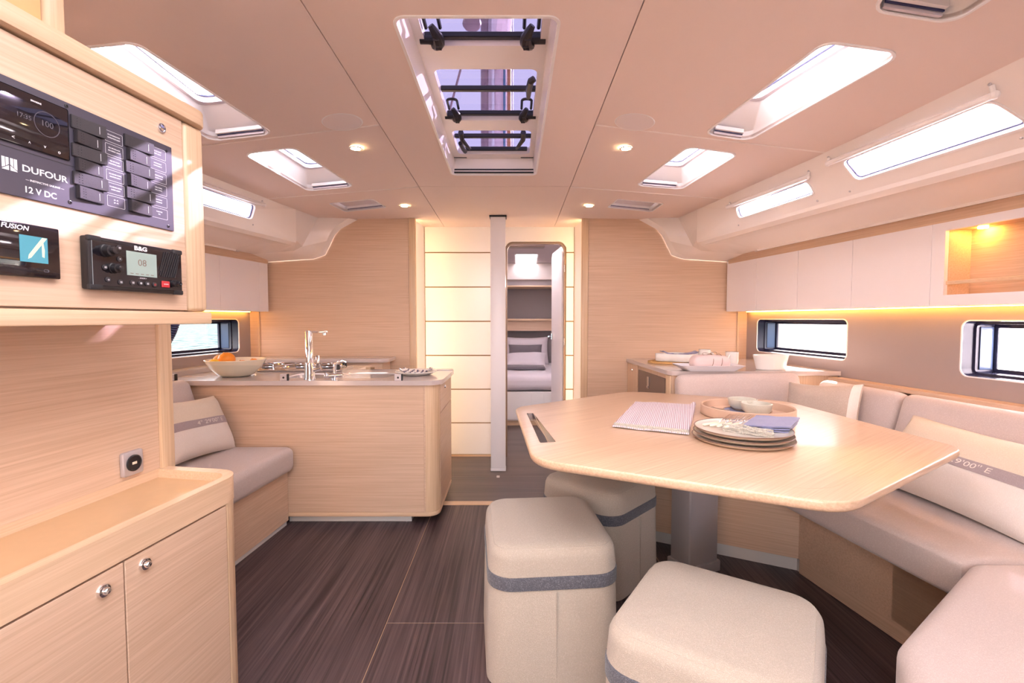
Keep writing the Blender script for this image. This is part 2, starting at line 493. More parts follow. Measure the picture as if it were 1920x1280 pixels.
# ================================================================== THE BOAT'S SHELL
CX = -0.11
def mx(x, s): return x if s > 0 else 2 * CX - x
HALF = [(-1.2, 1.55), (1.0, 1.52), (2.17, 1.51), (3.07, 1.44), (3.9, 1.42)]
ZE = [(-1.2, 1.92), (1.0, 1.93), (2.17, 1.96), (3.07, 1.98), (3.9, 2.02)]
def half(y): return interp(HALF, y)
def ze(y): return interp(ZE, y)
def zmid(y): return 2.03 + 0.03 * (3.9 - y)
CW = 0.478
def zc(x, y):
    a = abs(x - CX)
    if a <= CW: return zmid(y)
    return lerp(zmid(y), ze(y), (a - CW) / (half(y) - CW))
def Xw(y): return 1.907 + 0.12 * (3.9 - y)      # hull lining, starboard
def Xc(y): return 1.725 + 0.148 * (3.9 - y)     # wall cabinet fronts, starboard
YB = 3.9                                        # main bulkhead
YS = 4.22                                       # recessed panelled wall
# ---------------------------------------------------------------- floor
floor = struct('floor', 'dark brown wood grain floor boards with pale joints')
def fpanel(x0, x1, y0, y1, mat='floor_wood', z=0.0):
    bm = NB(); box(bm, x0, x1, y0, y1, z - 0.02, z, 0.0012, 1)
    return obj('floor_panel', bm, mat, floor)
g = 0.0013
fpanel(-2.6, -0.505 - g, -1.3, 3.10)
fpanel(-0.505 + g, 0.74, 1.876 + g, 3.10)
fpanel(-0.505 + g, 0.74, -1.3, 1.876 - g)
fpanel(0.74 + 2 * g, 2.6, -1.3, 3.10)
fpanel(-2.6, 2.6, 3.165, 3.70 - g, 'floor_wood_light')
fpanel(-2.3, 2.2, 3.70 + g, 4.6, 'floor_wood_light')
fpanel(-1.3, 1.5, 4.6 + 2 * g, 7.0, 'floor_wood_light')
bm = NB(); box(bm, -2.6, 2.6, -1.3, 7.0, -0.05, -0.0012); obj('floor_base', bm, plain('joint_tan', (0.40, 0.27, 0.17), rough=0.6), floor)
bm = NB(); box(bm, -2.6, 2.6, 3.103, 3.162, -0.02, 0.003, 0.001, 1)
o = obj('trim_1', bm, 'oak_edge_x'); tag(o, 'pale oak threshold strip set across the dark floor', kind='structure')
# ---------------------------------------------------------------- ceiling openings
def quad(pts, f=zc): return [tuple(PF(px, py, f)[:2]) for px, py in pts]
def rect_fit(pts):
    xs = sorted(p[0] for p in pts); ys = sorted(p[1] for p in pts)
    return (xs[0] + xs[1]) / 2, (xs[2] + xs[3]) / 2, (ys[0] + ys[1]) / 2, (ys[2] + ys[3]) / 2
SKY = {}
SKY['rb'] = quad([(1322, 250), (1403, 262), (1694, 98), (1548, 78)])
SKY['rm'] = quad([(1193, 347), (1277, 354), (1384, 288), (1291, 275)])
SKY['lb'] = quad([(512, 250), (397, 263), (130, 92), (252, 78)])
SKY['lm'] = quad([(663, 349), (578, 357), (458, 288), (550, 276)])
SKY['rv'] = quad([(1140, 388), (1221, 396), (1243, 381), (1159, 373)])
SKY['lv'] = quad([(723, 388), (648, 396), (618, 381), (698, 373)])
SKY['rn'] = quad([(1625, 15), (1785, 41), (1880, -20), (1740, -60)])
for k in SKY: print('SKY', k, [tuple(round(c, 3) for c in p) for p in SKY[k]])
HX0, HX1, HY0, HY1 = -0.345, 0.135, 1.45, 2.84
HOLE = {k: rpoly(ccw(v), 0.045 if k[1] in 'bmn' else 0.02, 5) for k, v in SKY.items()}
HATCH = rpoly([(HX0, HY0), (HX1, HY0), (HX1, HY1), (HX0, HY1)], 0.03, 5)
ceiling = struct('ceiling', 'pinkish beige vinyl headliner panels with skylights')
TH = 0.012
def cmap(u, v, w): return (u, v, zc(u, v) + TH * w)
def cpanel(poly, holes=()):
    bm = NB(); slab(bm, poly, list(holes), cmap)
    return obj('ceiling_panel', bm, 'ceiling_vinyl', ceiling, smooth=20)
G = 0.0018
cpanel([(CX - CW + G, 1.335), (CX + CW - G, 1.335), (CX + CW - G, 3.07 - G), (CX - CW + G, 3.07 - G)], [HATCH])
cpanel([(CX - CW + G, 3.07 + G), (CX + CW - G, 3.07 + G), (CX + CW - G, 4.24), (CX - CW + G, 4.24)])
for s in (1, -1):
    X = lambda a: CX + s * a
    k = 'r' if s > 0 else 'l'
    cpanel([(X(CW + G), 3.07 + G), (X(half(3.07)), 3.07 + G), (X(half(3.9)), YB), (X(0.70), YB), (X(0.70), 4.24), (X(CW + G), 4.24)], [HOLE[k + 'v']])
    cpanel([(X(CW + G), 2.17 + G), (X(half(2.17)), 2.17 + G), (X(half(3.07)), 3.07 - G), (X(CW + G), 3.07 - G)], [HOLE[k + 'm']])
    hs = [HOLE[k + 'b']] + ([HOLE['rn']] if s > 0 else [])
    cpanel([(X(CW + G), -1.2), (X(half(-1.2)), -1.2), (X(half(1.0)), 1.0), (X(half(2.17)), 2.17 - G), (X(CW + G), 2.17 - G)], hs)
# pale rounded lips along the cross joints of the side panels
for s in (1, -1):
    for yj in (3.07, 2.17):
        bm = NB(); tube(bm, [(CX + s * a_, yj + 0.004, zc(CX + s * a_, yj) + 0.001) for a_ in (CW + 0.004, lerp(CW, half(yj), 0.5), half(yj) - 0.01)], 0.0048, 8); obj('edge_lip', bm, plain('lip_cream', (0.86, 0.76, 0.72), rough=0.5) if 'lip_cream' not in MATS else 'lip_cream', ceiling)
# deck above the headliner
bm = NB()
outer = [(CX - half(y) - 0.01, y) for y in (4.3, 3.07, 2.17, 1.0, -1.2)] + [(CX + half(y) + 0.01, y) for y in (-1.2, 1.0, 2.17, 3.07, 4.3)]
comp = [(CX - CW + 0.02, -1.0), (CX + CW - 0.02, -1.0), (CX + CW - 0.02, 1.33), (CX - CW + 0.02, 1.33)]
slab(bm, outer, [inset(ccw(h), -0.002) for h in HOLE.values()] + [inset(ccw(HATCH), -0.002), comp], lambda u, v, w: (u, v, zc(u, v) + 0.045 + 0.02 * w))
o = obj('roof', bm, 'exterior_deck', smooth=20); tag(o, 'white deck moulding above the headliner', kind='structure')
bm = NB(); box(bm, CX - CW, CX + CW, 1.318, 1.334, zmid(1.33) - 0.003, zmid(1.33) + 0.06, 0.002, 1)
for s in (-1, 1):
    box(bm, *(sorted((CX + s * (CW - 0.022), CX + s * (CW + 0.002)))), -1.0, 1.33, zmid(1.0) - 0.02, zmid(1.0) + 0.08)
o = obj('trim_2', bm, 'white_plastic'); tag(o, 'white edging round the companionway opening in the headliner', kind='structure')

WN = [0]
def wname(): WN[0] += 1; return 'window_%d' % WN[0]
def ringslab(outer, inner, z0, z1):
    bm = NB(); slab(bm, outer, [inner], lambda u, v, w: (u, v, zc(u, v) + lerp(z0, z1, w)))
    return bm
def skylight(key, label, depth=0.095, far=0.15, outer_i=0.05, inner_i=0.0, near=0.03, pane='glass_sky', small=False, blind=None):
    QD = ccw(SKY[key]); r0_ = 0.045 if key[1] in 'bmn' else 0.02
    def inp(d): return ccw(rpoly(inset(QD, d), max(0.012, r0_ - 0.3 * d), 5))
    P = inp(0); c = Vector((sum(p[0] for p in P) / len(P), sum(p[1] for p in P) / len(P)))
    r = struct(wname(), label, (c.x, c.y, zc(c.x, c.y)))
    obj('frame', ringslab(inp(-0.006), P, -0.004, 0.004), 'white_plastic', r)
    sd = 1 if c.x > CX else -1
    yn = min(q[1] for q in QD); yf = max(q[1] for q in QD)
    def top(e):
        # upper opening: far end and outer side slope inwards
        out = []
        for x, y in QD:
            t = (y - yn) / (yf - yn); o_ = (x - c.x) * sd > 0
            yy = lerp(yn + near + e, yf - far - e, t)
            out.append((x - sd * (outer_i + e) if o_ else x + sd * (inner_i + e), yy))
        return ccw(rpoly(out, max(0.006, r0_ * 0.8), 5))
    bm = NB(); loft(bm, [[(x, y, zc(x, y)) for x, y in P], [(x, y, zc(x, y) + 0.03) for x, y in P], [(x, y, zc(x, y) + depth) for x, y in top(0)], [(x, y, zc(x, y) + depth + 0.012) for x, y in top(0)]])
    obj('surround', bm, 'white_plastic', r, smooth=50)
    obj('hatch_frame', ringslab(top(-0.014), top(0.006), depth - 0.012, depth + 0.012), 'lavender_plastic', r)
    obj('seal', ringslab(top(0.005), top(0.010), depth + 0.009, depth + 0.0135), 'seal_blue', r)
    bm = NB(); quad_ = top(0.002)
    slab(bm, quad_, [], lambda u, v, w: (u, v, zc(u, v) + depth + 0.012 + 0.006 * w)); obj('pane', bm, pane, r)
    # blind cassettes along the fore and aft edges
    Q = ccw(SKY[key]); Q = sorted(Q, key=lambda p: p[1])
    far = sorted(Q[2:]); near = sorted(Q[:2])
    w = 0.03 if not small else 0.012
    for (a, b), sg in ((far, -1), (near, 1)):
        a = Vector(a); b = Vector(b)
        d = (b - a).normalized()
        a = a + d * 0.035; b = b - d * 0.035
        if small: a, b = a - d * 0.015, b + d * 0.015
        for o0, o1, z0, z1, m in ((0.002, w * 0.4, 0.002, 0.018, 'lavender_plastic'), (w * 0.45, w * 0.6, 0.010, 0.026, 'seal_blue'), (w * 0.62, w, 0.014, 0.03, 'white_plastic')):
            bm = NB()
            quadbox(bm, ccw([(a.x, a.y + sg * o0), (b.x, b.y + sg * o0), (b.x, b.y + sg * o1), (a.x, a.y + sg * o1)]), 0, 1)
            for v in bm.verts: v.co.z = zc(v.co.x, v.co.y) + lerp(z0, z1, v.co.z)
            obj('blind_rail', bm, m, r)
    if blind:
        bm = NB(); slab(bm, inp(0.012), [], lambda u, v, w: (u, v, zc(u, v) + 0.03 + 0.003 * w)); obj('blind', bm, blind, r)
    portal('sky_portal', (c.x, c.y, zc(c.x, c.y) + depth + 0.03), 0.35 if small else 0.5, 0.3 if small else 0.7, (0, 0, -1)) if not small else None
    return r
skylight('rb', 'large bright rectangular skylight over the big starboard settee', far=0.18)
skylight('rm', 'medium skylight with white surround forward of the large one, above the sideboard', far=0.14)
skylight('lb', 'large bright rectangular skylight above the instrument cabinet')
skylight('lm', 'medium skylight with white surround above the galley', far=0.14)
skylight('rv', 'small ventilation hatch with lavender blind, above the sideboard bulkhead', depth=0.05, far=0.02, outer_i=0.02, near=0.02, small=True, blind='lavender_plastic')
skylight('lv', 'small ventilation hatch with lavender blind, above the galley bulkhead', depth=0.05, far=0.02, outer_i=0.02, near=0.02, small=True, blind='lavender_plastic')
skylight('rn', 'aft skylight partly cut by the picture top, over the settee corner')

# ---------------------------------------------------------------- central hatch with three lights
hz = lambda y: zmid(y) + 0.085
hat = struct(wname(), 'long central deck hatch with three tinted panes and black latches', (CX, 2.1, zmid(2.1)))
P = ccw(HATCH)
obj('frame', ringslab(inset(P, -0.010), P, -0.004, 0.006), 'white_plastic', hat)
bm = NB(); loft(bm, [[(x, y, zc(x, y) + 0.0) for x, y in P], [(x, y, hz(y)) for x, y in inset(P, 0.012)]])
OPEN = [(1.30 + 0.17, 1.735), (1.885, 2.325), (2.44, 2.755)]
OPL = [rpoly([(-0.302, a), (0.098, a), (0.098, b), (-0.302, b)], 0.03, 5) for a, b in OPEN]
slab(bm, inset(P, 0.0), OPL, lambda u, v, w: (u, v, hz(v) + 0.035 * w))
obj('surround', bm, 'gelcoat', hat)
for i, (a, b) in enumerate(OPEN):
    pn = NB(); slab(pn, rpoly([(-0.31, a - 0.01), (0.106, a - 0.01), (0.106, b + 0.01), (-0.31, b + 0.01)], 0.03, 5), [], lambda u, v, w: (u, v, hz(v) + 0.036 + 0.008 * w))
    obj('pane', pn, 'glass_tint', hat)
def rail(y, x0=-0.315, x1=0.112, th=0.022, dz=0.012):
    bm = NB(); box(bm, x0, x1, y - th / 2, y + th / 2, hz(y) + dz, hz(y) + dz + 0.02, 0.003, 1)
    return obj('rail', bm, 'black_plastic', hat)
def latch(x, y, sg, k=1.0):
    # D-shaped loop behind a curved ribbed handle
    z = hz(y)
    lp = NB(); pts = []
    for q in range(13):
        t = PI * q / 12
        pts.append((x + 0.024 * k * math.cos(t), y - 0.088 * k - 0.018 * k * math.sin(t), z + 0.030))
    pts = [(x + 0.024 * k, y - 0.01, z + 0.024)] + pts + [(x - 0.024 * k, y - 0.01, z + 0.024)]
    tube(lp, pts, 0.0065 * k, 6)
    h = obj('latch', lp, 'black_plastic', hat)
    bm = NB()
    N = 12
    arc = [(x + sg * k * (0.022 * math.sin(PI * t) - 0.002), y - 0.052 * k + 0.085 * k * t, z + 0.020 - 0.040 * k * math.sin(PI * (0.10 + 0.62 * t))) for t in [i / N for i in range(N + 1)]]
    tube(bm, arc, [k * (0.010 + 0.010 * math.sin(PI * min(1, i / N * 0.9))) for i in range(N + 1)], 10)
    obj('latch_handle', bm, 'black_plastic', h)
    for q in (0.3, 0.5, 0.7):
        j = int(q * N); bm = NB(); p = Vector(arc[j]); box(bm, p.x - 0.010 * k, p.x + 0.010 * k, p.y - 0.002, p.y + 0.002, p.z - 0.0215 * k, p.z - 0.010 * k); obj('latch_rib', bm, 'dark_rubber', h)
    bm = NB(); tube(bm, [(x - sg * 0.050 * k, y + 0.024, z + 0.004), (x + sg * 0.02 * k, y + 0.024, z + 0.004)], 0.014 * k, 10); obj('latch_barrel', bm, 'dark_rubber', h)
    p = Vector(arc[-1]); bm = NB(); sph(bm, (p.x, p.y + 0.002, p.z - 0.009 * k), 0.0055, 10, 6); obj('bolt', bm, 'steel', h)
rail(1.715); rail(2.30); rail(2.075, -0.30, 0.10); rail(2.56, -0.30, 0.10); rail(2.735, -0.27, 0.085)
for x, sg in ((-0.268, 1), (0.066, -1)):
    latch(x, 1.685, sg); latch(x, 2.27, sg, 0.9)
for x, sg in ((-0.262, 1), (0.058, -1)):
    bm = NB(); y = 2.565; z = hz(y)
    tube(bm, [(x, y - 0.06, z + 0.02), (x, y, z + 0.005), (x + sg * 0.02, y + 0.04, z - 0.01), (x + sg * 0.035, y + 0.085, z - 0.012)], [0.014, 0.013, 0.010, 0.006], 8)
    obj('latch_handle', bm, 'black_plastic', hat)
bm = NB(); tube(bm, [(0.088, 1.95, hz(2) + 0.0), (0.075, 1.96, hz(2) - 0.005), (0.070, 2.02, hz(2) - 0.004), (0.070, 2.10, hz(2) - 0.006)], [0.012, 0.014, 0.014, 0.009], 8); obj('stay_arm', bm, 'black_plastic', hat)
bm = NB(); tube(bm, [(-0.275, 2.60, hz(2.6)), (-0.268, 2.67, hz(2.6) - 0.003), (-0.262, 2.735, hz(2.7) + 0.006)], 0.012, 8); obj('stay_arm', bm, 'black_plastic', hat)
bm = NB()
for x0, x1 in ((HX0 + 0.012, -0.26), (0.05, HX1 - 0.012)): box(bm, x0, x1, 2.803, 2.807, hz(2.8) - 0.0035, hz(2.8) - 0.0005)
box(bm, HX0 + 0.01, HX1 - 0.01, 2.828, 2.833, zmid(2.83) + 0.02, zmid(2.83) + 0.028)
box(bm, HX0 + 0.01, HX1 - 0.01, 2.822, 2.834, zmid(2.83) + 0.004, zmid(2.83) + 0.010)
obj('blind_rail', bm, 'dark_rubber', hat)
bm = NB(); box(bm, HX0 + 0.01, HX1 - 0.01, 2.824, 2.836, zmid(2.83) + 0.011, zmid(2.83) + 0.019, 0.002, 1); box(bm, -0.20, -0.02, 2.818, 2.826, zmid(2.83) + 0.010, zmid(2.83) + 0.016, 0.001, 1); obj('blind_cassette', bm, 'gelcoat', hat)
portal('sky_portal', (CX, 2.1, zmid(2) + 0.16), 0.5, 1.5, (0, 0, -1))
portal('sky_portal', (CX, 0.17, 2.25), 0.95, 2.4, (0, 0, -1))

# ---------------------------------------------------------------- moulded coachroof sides with long port lights
CRX = [(-1.2, 2.25), (1.57, 1.67), (2.28, 1.52), (3.38, 1.326), (3.45, 1.315)]
def Ept(y): return Vector((CX + half(y) - 0.004, y, ze(y) + 0.004))
def Cpt(y): return Vector((interp(CRX, y), y, 1.78))
def side_uv(px, py, s):
    """pixel -> (y,t) on the sloping port-light panel"""
    d = ray(px, py); best = None; prev = None
    y = 0.7
    while y < 3.46:
        p = CAM + d * (y / d.y); p.x = mx(p.x, s)
        E, C = Ept(y), Cpt(y); e = C - E
        side = (p.x - E.x) * e.z - (p.z - E.z) * e.x
        if prev is not None and side * prev < 0:
            best = (y, ((p - E).dot(e)) / e.length_squared); break
        prev = side; y += 0.002
    return best
PORT = {}
PORT['rb'] = [side_uv(px, py, 1) for px, py in ((1587, 302), (1888, 173), (1897, 243), (1602, 340))]
PORT['rs'] = [side_uv(px, py, 1) for px, py in ((1380, 392), (1515, 335), (1524, 363), (1388, 409))]
PORT['l'] = [side_uv(px, py, -1) for px, py in ((479, 388), (384, 350), (384, 386), (470, 411))]
print('PORT', PORT)
def fixport(q, y0=None, y1=None):
    ys = sorted(p[0] for p in q); ts = sorted(p[1] for p in q)
    a = (ys[0] + ys[1]) / 2 if y0 is None else y0; b = (ys[2] + ys[3]) / 2 if y1 is None else y1
    t0 = (ts[0] + ts[1]) / 2; t1 = (ts[2] + ts[3]) / 2
    return a, b, t0, t1
PR = fixport(PORT['rb']); PRS = fixport(PORT['rs']); PL = fixport(PORT['l'])
PL = (PL[0] - 0.5, PL[1], PL[2], PL[3])
print(PR, PRS, PL)
def port_poly(q):
    a, b, t0, t1 = q
    # rounded in real units: scale t by panel height ~0.23
    H = 0.23
    pp = rpoly([(a, t0 * H), (b, t0 * H), (b, t1 * H), (a, t1 * H)], 0.022, 4)
    return [(u, v / H) for u, v in pp]
def resample(pl, n):
    pl = [Vector(p) for p in pl]
    L = [0]
    for a, b in zip(pl[:-1], pl[1:]): L.append(L[-1] + (b - a).length)
    out = []
    for i in range(n):
        d = L[-1] * i / (n - 1)
        for k in range(len(pl) - 1):
            if d <= L[k + 1] + 1e-9:
                out.append(pl[k].lerp(pl[k + 1], (d - L[k]) / max(1e-9, L[k + 1] - L[k]))); break
    return out
for s in (1, -1):
    nm = 'wall_upper_right' if s > 0 else 'wall_upper_left'
    root = struct(nm, 'glossy white moulded coachroof side above the %s cabinets' % ('settee' if s > 0 else 'galley'), (mx(1.6, s), 2.0, 1.78))
    ports = [PR, PRS] if s > 0 else [PL]
    def smap(u, v, w, off=0.0):
        E, C = Ept(u), Cpt(u); p = E.lerp(C, v)
        e = (C - E).normalized(); n = Vector((-e.z, 0, e.x)).normalized()
        if n.x < 0: n = -n
        p = p + n * (off + 0.015 * w)
        return (mx(p.x, s), p.y, p.z)
    bm = NB()
    ys = [-1.2, 0.2, 1.0, 1.57, 2.0, 2.28, 2.6, 3.07, 3.38, 3.45]
    outer = [(y, 0) for y in ys] + [(y, 1) for y in reversed(ys)]
    slab(bm, outer, [port_poly(q) for q in ports], smap)
    obj('side_panel', bm, 'gelcoat', root, smooth=20)
    # soffit below the ports
    def low(y):
        C = Cpt(y); O = Vector((Xc(y) + 0.005, y, 1.712))
        a = C + Vector((0.028, 0, -0.030)); b = C + Vector((0.036, 0, -0.034)); d = O + Vector((-0.05, 0, 0.004)); e = O + Vector((-0.045, 0, -0.008))
        return [C, C + Vector((0.006, 0, -0.016)), a, b, C.lerp(O, 0.4) + Vector((0, 0, 0.005)), d, e, O, Vector((Xw(y) + 0.04, y, 1.735))]
    yy = [-1.2, 0.2, 1.0, 1.57, 2.0, 2.28, 2.7, 3.07, 3.38, 3.45]
    bm = NB(); loft(bm, [[(mx(p.x, s), p.y, p.z) for p in low(y)] for y in yy], close=False)
    # forward end: the moulding sweeps in to a flange on the bulkhead
    pr = lambda pts, y: [PYY(a, b, y) for a, b in pts]
    R0 = resample(pr([(1198, 412), (1237, 433), (1249, 457)], 3.897), 5)[:-1] + resample(pr([(1249, 457), (1259, 478), (1275, 485), (1368, 491), (1420, 494)], 3.897), 9)
    R1 = resample(pr([(1214, 409), (1245, 428), (1256, 452)], 3.85), 5)[:-1] + resample(pr([(1256, 452), (1263, 468), (1281, 482), (1378, 488), (1425, 490)], 3.85), 9)
    E2 = Vector((CX + half(3.8) - 0.004, 3.82, ze(3.8) + 0.004))
    C2 = Vector((1.375, 3.68, 1.772)); O2 = Vector((1.765, 3.68, 1.712)); W2 = Vector((1.97, 3.68, 1.735))
    R2 = resample([E2, C2], 5)[:-1] + resample([C2, C2 + Vector((0.03, 0, -0.03)), O2, W2], 9)
    E3, C3 = Ept(3.45), Cpt(3.45)
    R3 = resample([E3, C3], 5)[:-1] + low(3.45)
    loft(bm, [[(mx(p.x, s), p.y, p.z) for p in r] for r in (R3, R2)], close=False)
    obj('soffit', bm, 'gelcoat', root, smooth=25)
    bm = NB(); loft(bm, [[(mx(p.x, s), p.y, p.z) for p in r] for r in (R2, R1)], close=False); obj('corner_moulding', bm, 'gelcoat', root, smooth=35)
    bm = NB(); loft(bm, [[(mx(p.x, s), p.y, p.z) for p in r] for r in (R1, R0)], close=False); obj('flange', bm, 'gelcoat', root, smooth=40)
    # screw covers
    for k, (px, py) in enumerate([(1385, 422), (1533, 376), (1594, 358), (1916, 258)] if s > 0 else [(474, 421)]):
        q = side_uv(px, py, s)
        if not q: continue
        p = Vector(smap(q[0], q[1], 0)); bm = NB(); sph(bm, p, 0.0055, 8, 6); obj('screw_cap', bm, 'silver_plate', root)
    # port lights
    for k, q in enumerate(ports):
        lab = 'long clear port light above the settee locker run' if (s > 0 and k == 0) else ('short port light with lavender view, next to the bulkhead above the sideboard' if s > 0 else 'port light in the moulded side above the galley lockers')
        a, b, t0, t1 = q; c = Vector(smap((a + b) / 2, (t0 + t1) / 2, 0))
        r = struct(wname(), lab, c)
        pp = port_poly(q)
        bm = NB()
        grow = lambda pl, d: [(u, v / 0.23) for u, v in inset(ccw([(u, v * 0.23) for u, v in pl]), d)]
        slab(bm, grow(pp, -0.008), [grow(pp, 0.0)], lambda u, v, w: smap(u, v, w * 0.4, -0.004)); obj('frame', bm, 'white_plastic', r)
        bm = NB(); slab(bm, grow(pp, 0.002), [grow(pp, 0.007)], lambda u, v, w: smap(u, v, w * 0.4, 0.008)); obj('seal', bm, 'seal_blue', r)
        bm = NB(); slab(bm, grow(pp, -0.004), [], lambda u, v, w: smap(u, v, w * 0.4, 0.016)); obj('pane', bm, 'glass_port_diff' if (s > 0 and k == 1) else 'glass_port_diff', r)  # diffusing pane scatters the sun and reads as white glare
        # roller blind above the pane
        tt = t0 - 0.10
        bl = thing('roller_blind', 'rolled white blind on brackets above the %s' % ('long port light' if (s > 0 and k == 0) else ('short port light by the bulkhead' if s > 0 else 'galley port light')), 'blind', smap(a, tt, 0, -0.02))
        pa = Vector(smap(a - 0.04, tt, 0, -0.022)); pb = Vector(smap(b + 0.04, tt, 0, -0.022))
        bm = NB(); tube(bm, [pa, pb], 0.011, 10); obj('roller', bm, 'white_plastic', bl)
        for y_ in (a - 0.045, b + 0.045):
            bm = NB(); p0 = Vector(smap(y_, tt - 0.07, 0, -0.003)); p1 = Vector(smap(y_, tt, 0, -0.022))
            tube(bm, [p0, p0.lerp(p1, 0.5) + Vector((0, 0, -0.004)), p1], 0.007, 8); sph(bm, p1, 0.013, 8, 6)
            br = obj('bracket', bm, 'white_plastic', bl)
            bm = NB(); sph(bm, Vector(smap(y_, tt - 0.09, 0, -0.004)), 0.005, 8, 6); obj('screw', bm, 'silver_plate', br)
    # oak strip between moulding and lockers
    bm = NB(); loft(bm, [[(mx(Xc(y) - 0.002, s), y, 1.66), (mx(Xc(y) - 0.002, s), y, 1.718), (mx(Xc(y) + 0.02, s), y, 1.718), (mx(Xc(y) + 0.02, s), y, 1.66)] for y in (-1.2, 3.86)], True, True, True)
    o = obj('trim_%d' % (3 if s > 0 else 4), bm, 'oak_side' if s > 0 else 'oak_port'); tag(o, 'oak strip above the white lockers on the %s side' % ('settee' if s > 0 else 'galley'), kind='structure')

# ---------------------------------------------------------------- hull lining with hull windows
HW = {1: [(2.90, 3.764, 0.968, 1.218), (1.38, 2.245, 0.955, 1.213)], -1: [(2.90, 3.764, 0.965, 1.218), (1.7, 2.3, 0.955, 1.213)]}
for s in (1, -1):
    root = struct('wall_right' if s > 0 else 'wall_left', 'grey hull lining panel with dark framed windows, %s side' % ('settee' if s > 0 else 'galley'), (mx(2.0, s), 2, 0))
    polys = [rpoly([(a, c), (b, c), (b, d), (a, d)], 0.035, 5) for a, b, c, d in HW[s]]
    bm = NB()
    wmap = lambda u, v, w: (mx(Xw(u) + 0.02 * w, s), u, v)
    slab(bm, [(-1.25, -0.02), (YB, -0.02), (YB, 1.80), (-1.25, 1.80)], polys, wmap)
    obj('lining', bm, 'wall_grey', root, smooth=20)
    for k, (pl, q) in enumerate(zip(polys, HW[s])):
        pl = ccw(pl)
        lab = [['dark framed hull window glaring white, above the sideboard', 'dark framed opening hull window above the long settee back'], ['dark framed hull window looking out on water beside the galley', 'hull window behind the instrument cabinet']][0 if s > 0 else 1][k]
        r = struct(wname(), lab, (mx(Xw((q[0] + q[1]) / 2), s), (q[0] + q[1]) / 2, (q[2] + q[3]) / 2))
        bm = NB(); slab(bm, inset(pl, -0.0035), [inset(pl, 0.002)], lambda u, v, w: (mx(Xw(u) - 0.003 + 0.01 * w, s), u, v)); obj('frame', bm, 'white_plastic', r)
        D = 0.13
        bm = NB()
        loft(bm, [[(mx(Xw(u) + 0.002, s), u, v) for u, v in inset(pl, 0.002)], [(mx(Xw(u) + 0.05, s), u, v) for u, v in inset(pl, 0.006)]])
        slab(bm, inset(pl, 0.004), [inset(pl, 0.016)], lambda u, v, w: (mx(Xw(u) + 0.05 + 0.012 * w, s), u, v))
        loft(bm, [[(mx(Xw(u) + 0.062, s), u, v) for u, v in inset(pl, 0.016)], [(mx(Xw(u) + D, s), u, v) for u, v in inset(pl, 0.018)]])
        slab(bm, inset(pl, 0.010), [inset(pl, 0.034)], lambda u, v, w: (mx(Xw(u) + D + 0.012 * w, s), u, v))
        obj('reveal', bm, 'window_frame', r)
        # blue strip at the forward end of the reveal: a painted reflection
        a, b, c, d = q
        bm = NB(); y1 = b - 0.021
        quadbox(bm, [(mx(Xw(y1) + 0.066, s), y1), (mx(Xw(y1) + 0.066, s), y1 + 0.002), (mx(Xw(y1) + D - 0.004, s), y1 + 0.002), (mx(Xw(y1) + D - 0.004, s), y1)], c + 0.03, d - 0.03)
        obj('reveal_side', bm, 'window_blue', r)
        bm = NB(); slab(bm, inset(pl, 0.030), [], lambda u, v, w: (mx(Xw(u) + D + 0.004 + 0.005 * w, s), u, v)); obj('pane', bm, 'glass_port_diff' if (s > 0 and k == 1) else 'glass_clear', r)  # starboard aft pane made diffusing to keep sun patches off the settee
        portal('sky_portal', (mx(Xw((a + b) / 2) + D + 0.03, s), (a + b) / 2, (c + d) / 2), b - a, d - c, (-s, 0, 0))
# ---------------------------------------------------------------- main bulkhead
wf = struct('wall_front', 'oak veneered main bulkhead with lit recessed panelling', (CX, YB, 0))
bx = lambda px, y=YB: PYY(px, 600, y).x
xl, xr = bx(780), bx(1090)
for a, b in ((-2.35, xl), (xr, 2.15)):
    bm = NB()
    e = 0.055
    if a < -1: box(bm, a, b - e, YB, YB + 0.03, -0.02, 2.06)
    else: box(bm, a + e, b, YB, YB + 0.03, -0.02, 2.06)
    obj('bulkhead_panel', bm, 'oak_x', wf)
    bm = NB()
    if a < -1: box(bm, b - e + 0.001, b, YB - 0.004, YB + 0.035, 0, 2.06, 0.004, 2)
    else: box(bm, a, a + e - 0.001, YB - 0.004, YB + 0.035, 0, 2.06, 0.004, 2)
    obj('edge_trim', bm, 'oak_edge_z', wf)
# narrow upright oak strips where the bulkhead meets the hull lining
for s in (1, -1):
    bm = NB(); a = sorted((mx(1.825, s), mx(1.84, s))); box(bm, a[0], a[1], YB - 0.012, YB, 0.5, 1.30, 0.003, 1); obj('edge_trim', bm, 'oak_edge_z', wf)
sl = bx(797, YS); sr = bx(1076, YS)
for x0, x1, x2 in ((xl, sl, -0.02), (xr, sr, 0.02)):
    bm = NB(); quadbox(bm, ccw([(x0 + x2, YB + 0.036), (x0 + x2 * 0.4, YB + 0.12), (x1, YS + 0.02), (x1 + x2, YS + 0.02), (x0 + 2 * x2, YB + 0.036)]), 0, 2.06)
    obj('recess_side', bm, 'panel_cream', wf)
# grooved backing and single panels
DX0, DX1, DZ = PYY(949, 600, YS).x, PYY(1059, 600, YS).x, 1.885
doorhole = rpoly([(DX0, -0.01), (DX1, -0.01), (DX1, DZ), (DX0, DZ)], [0, 0, 0.06, 0.06], 6)
bm = NB()
arc = [p for p in doorhole if p[1] > 0.1]
arc = sorted(arc, key=lambda p: (p[0]))
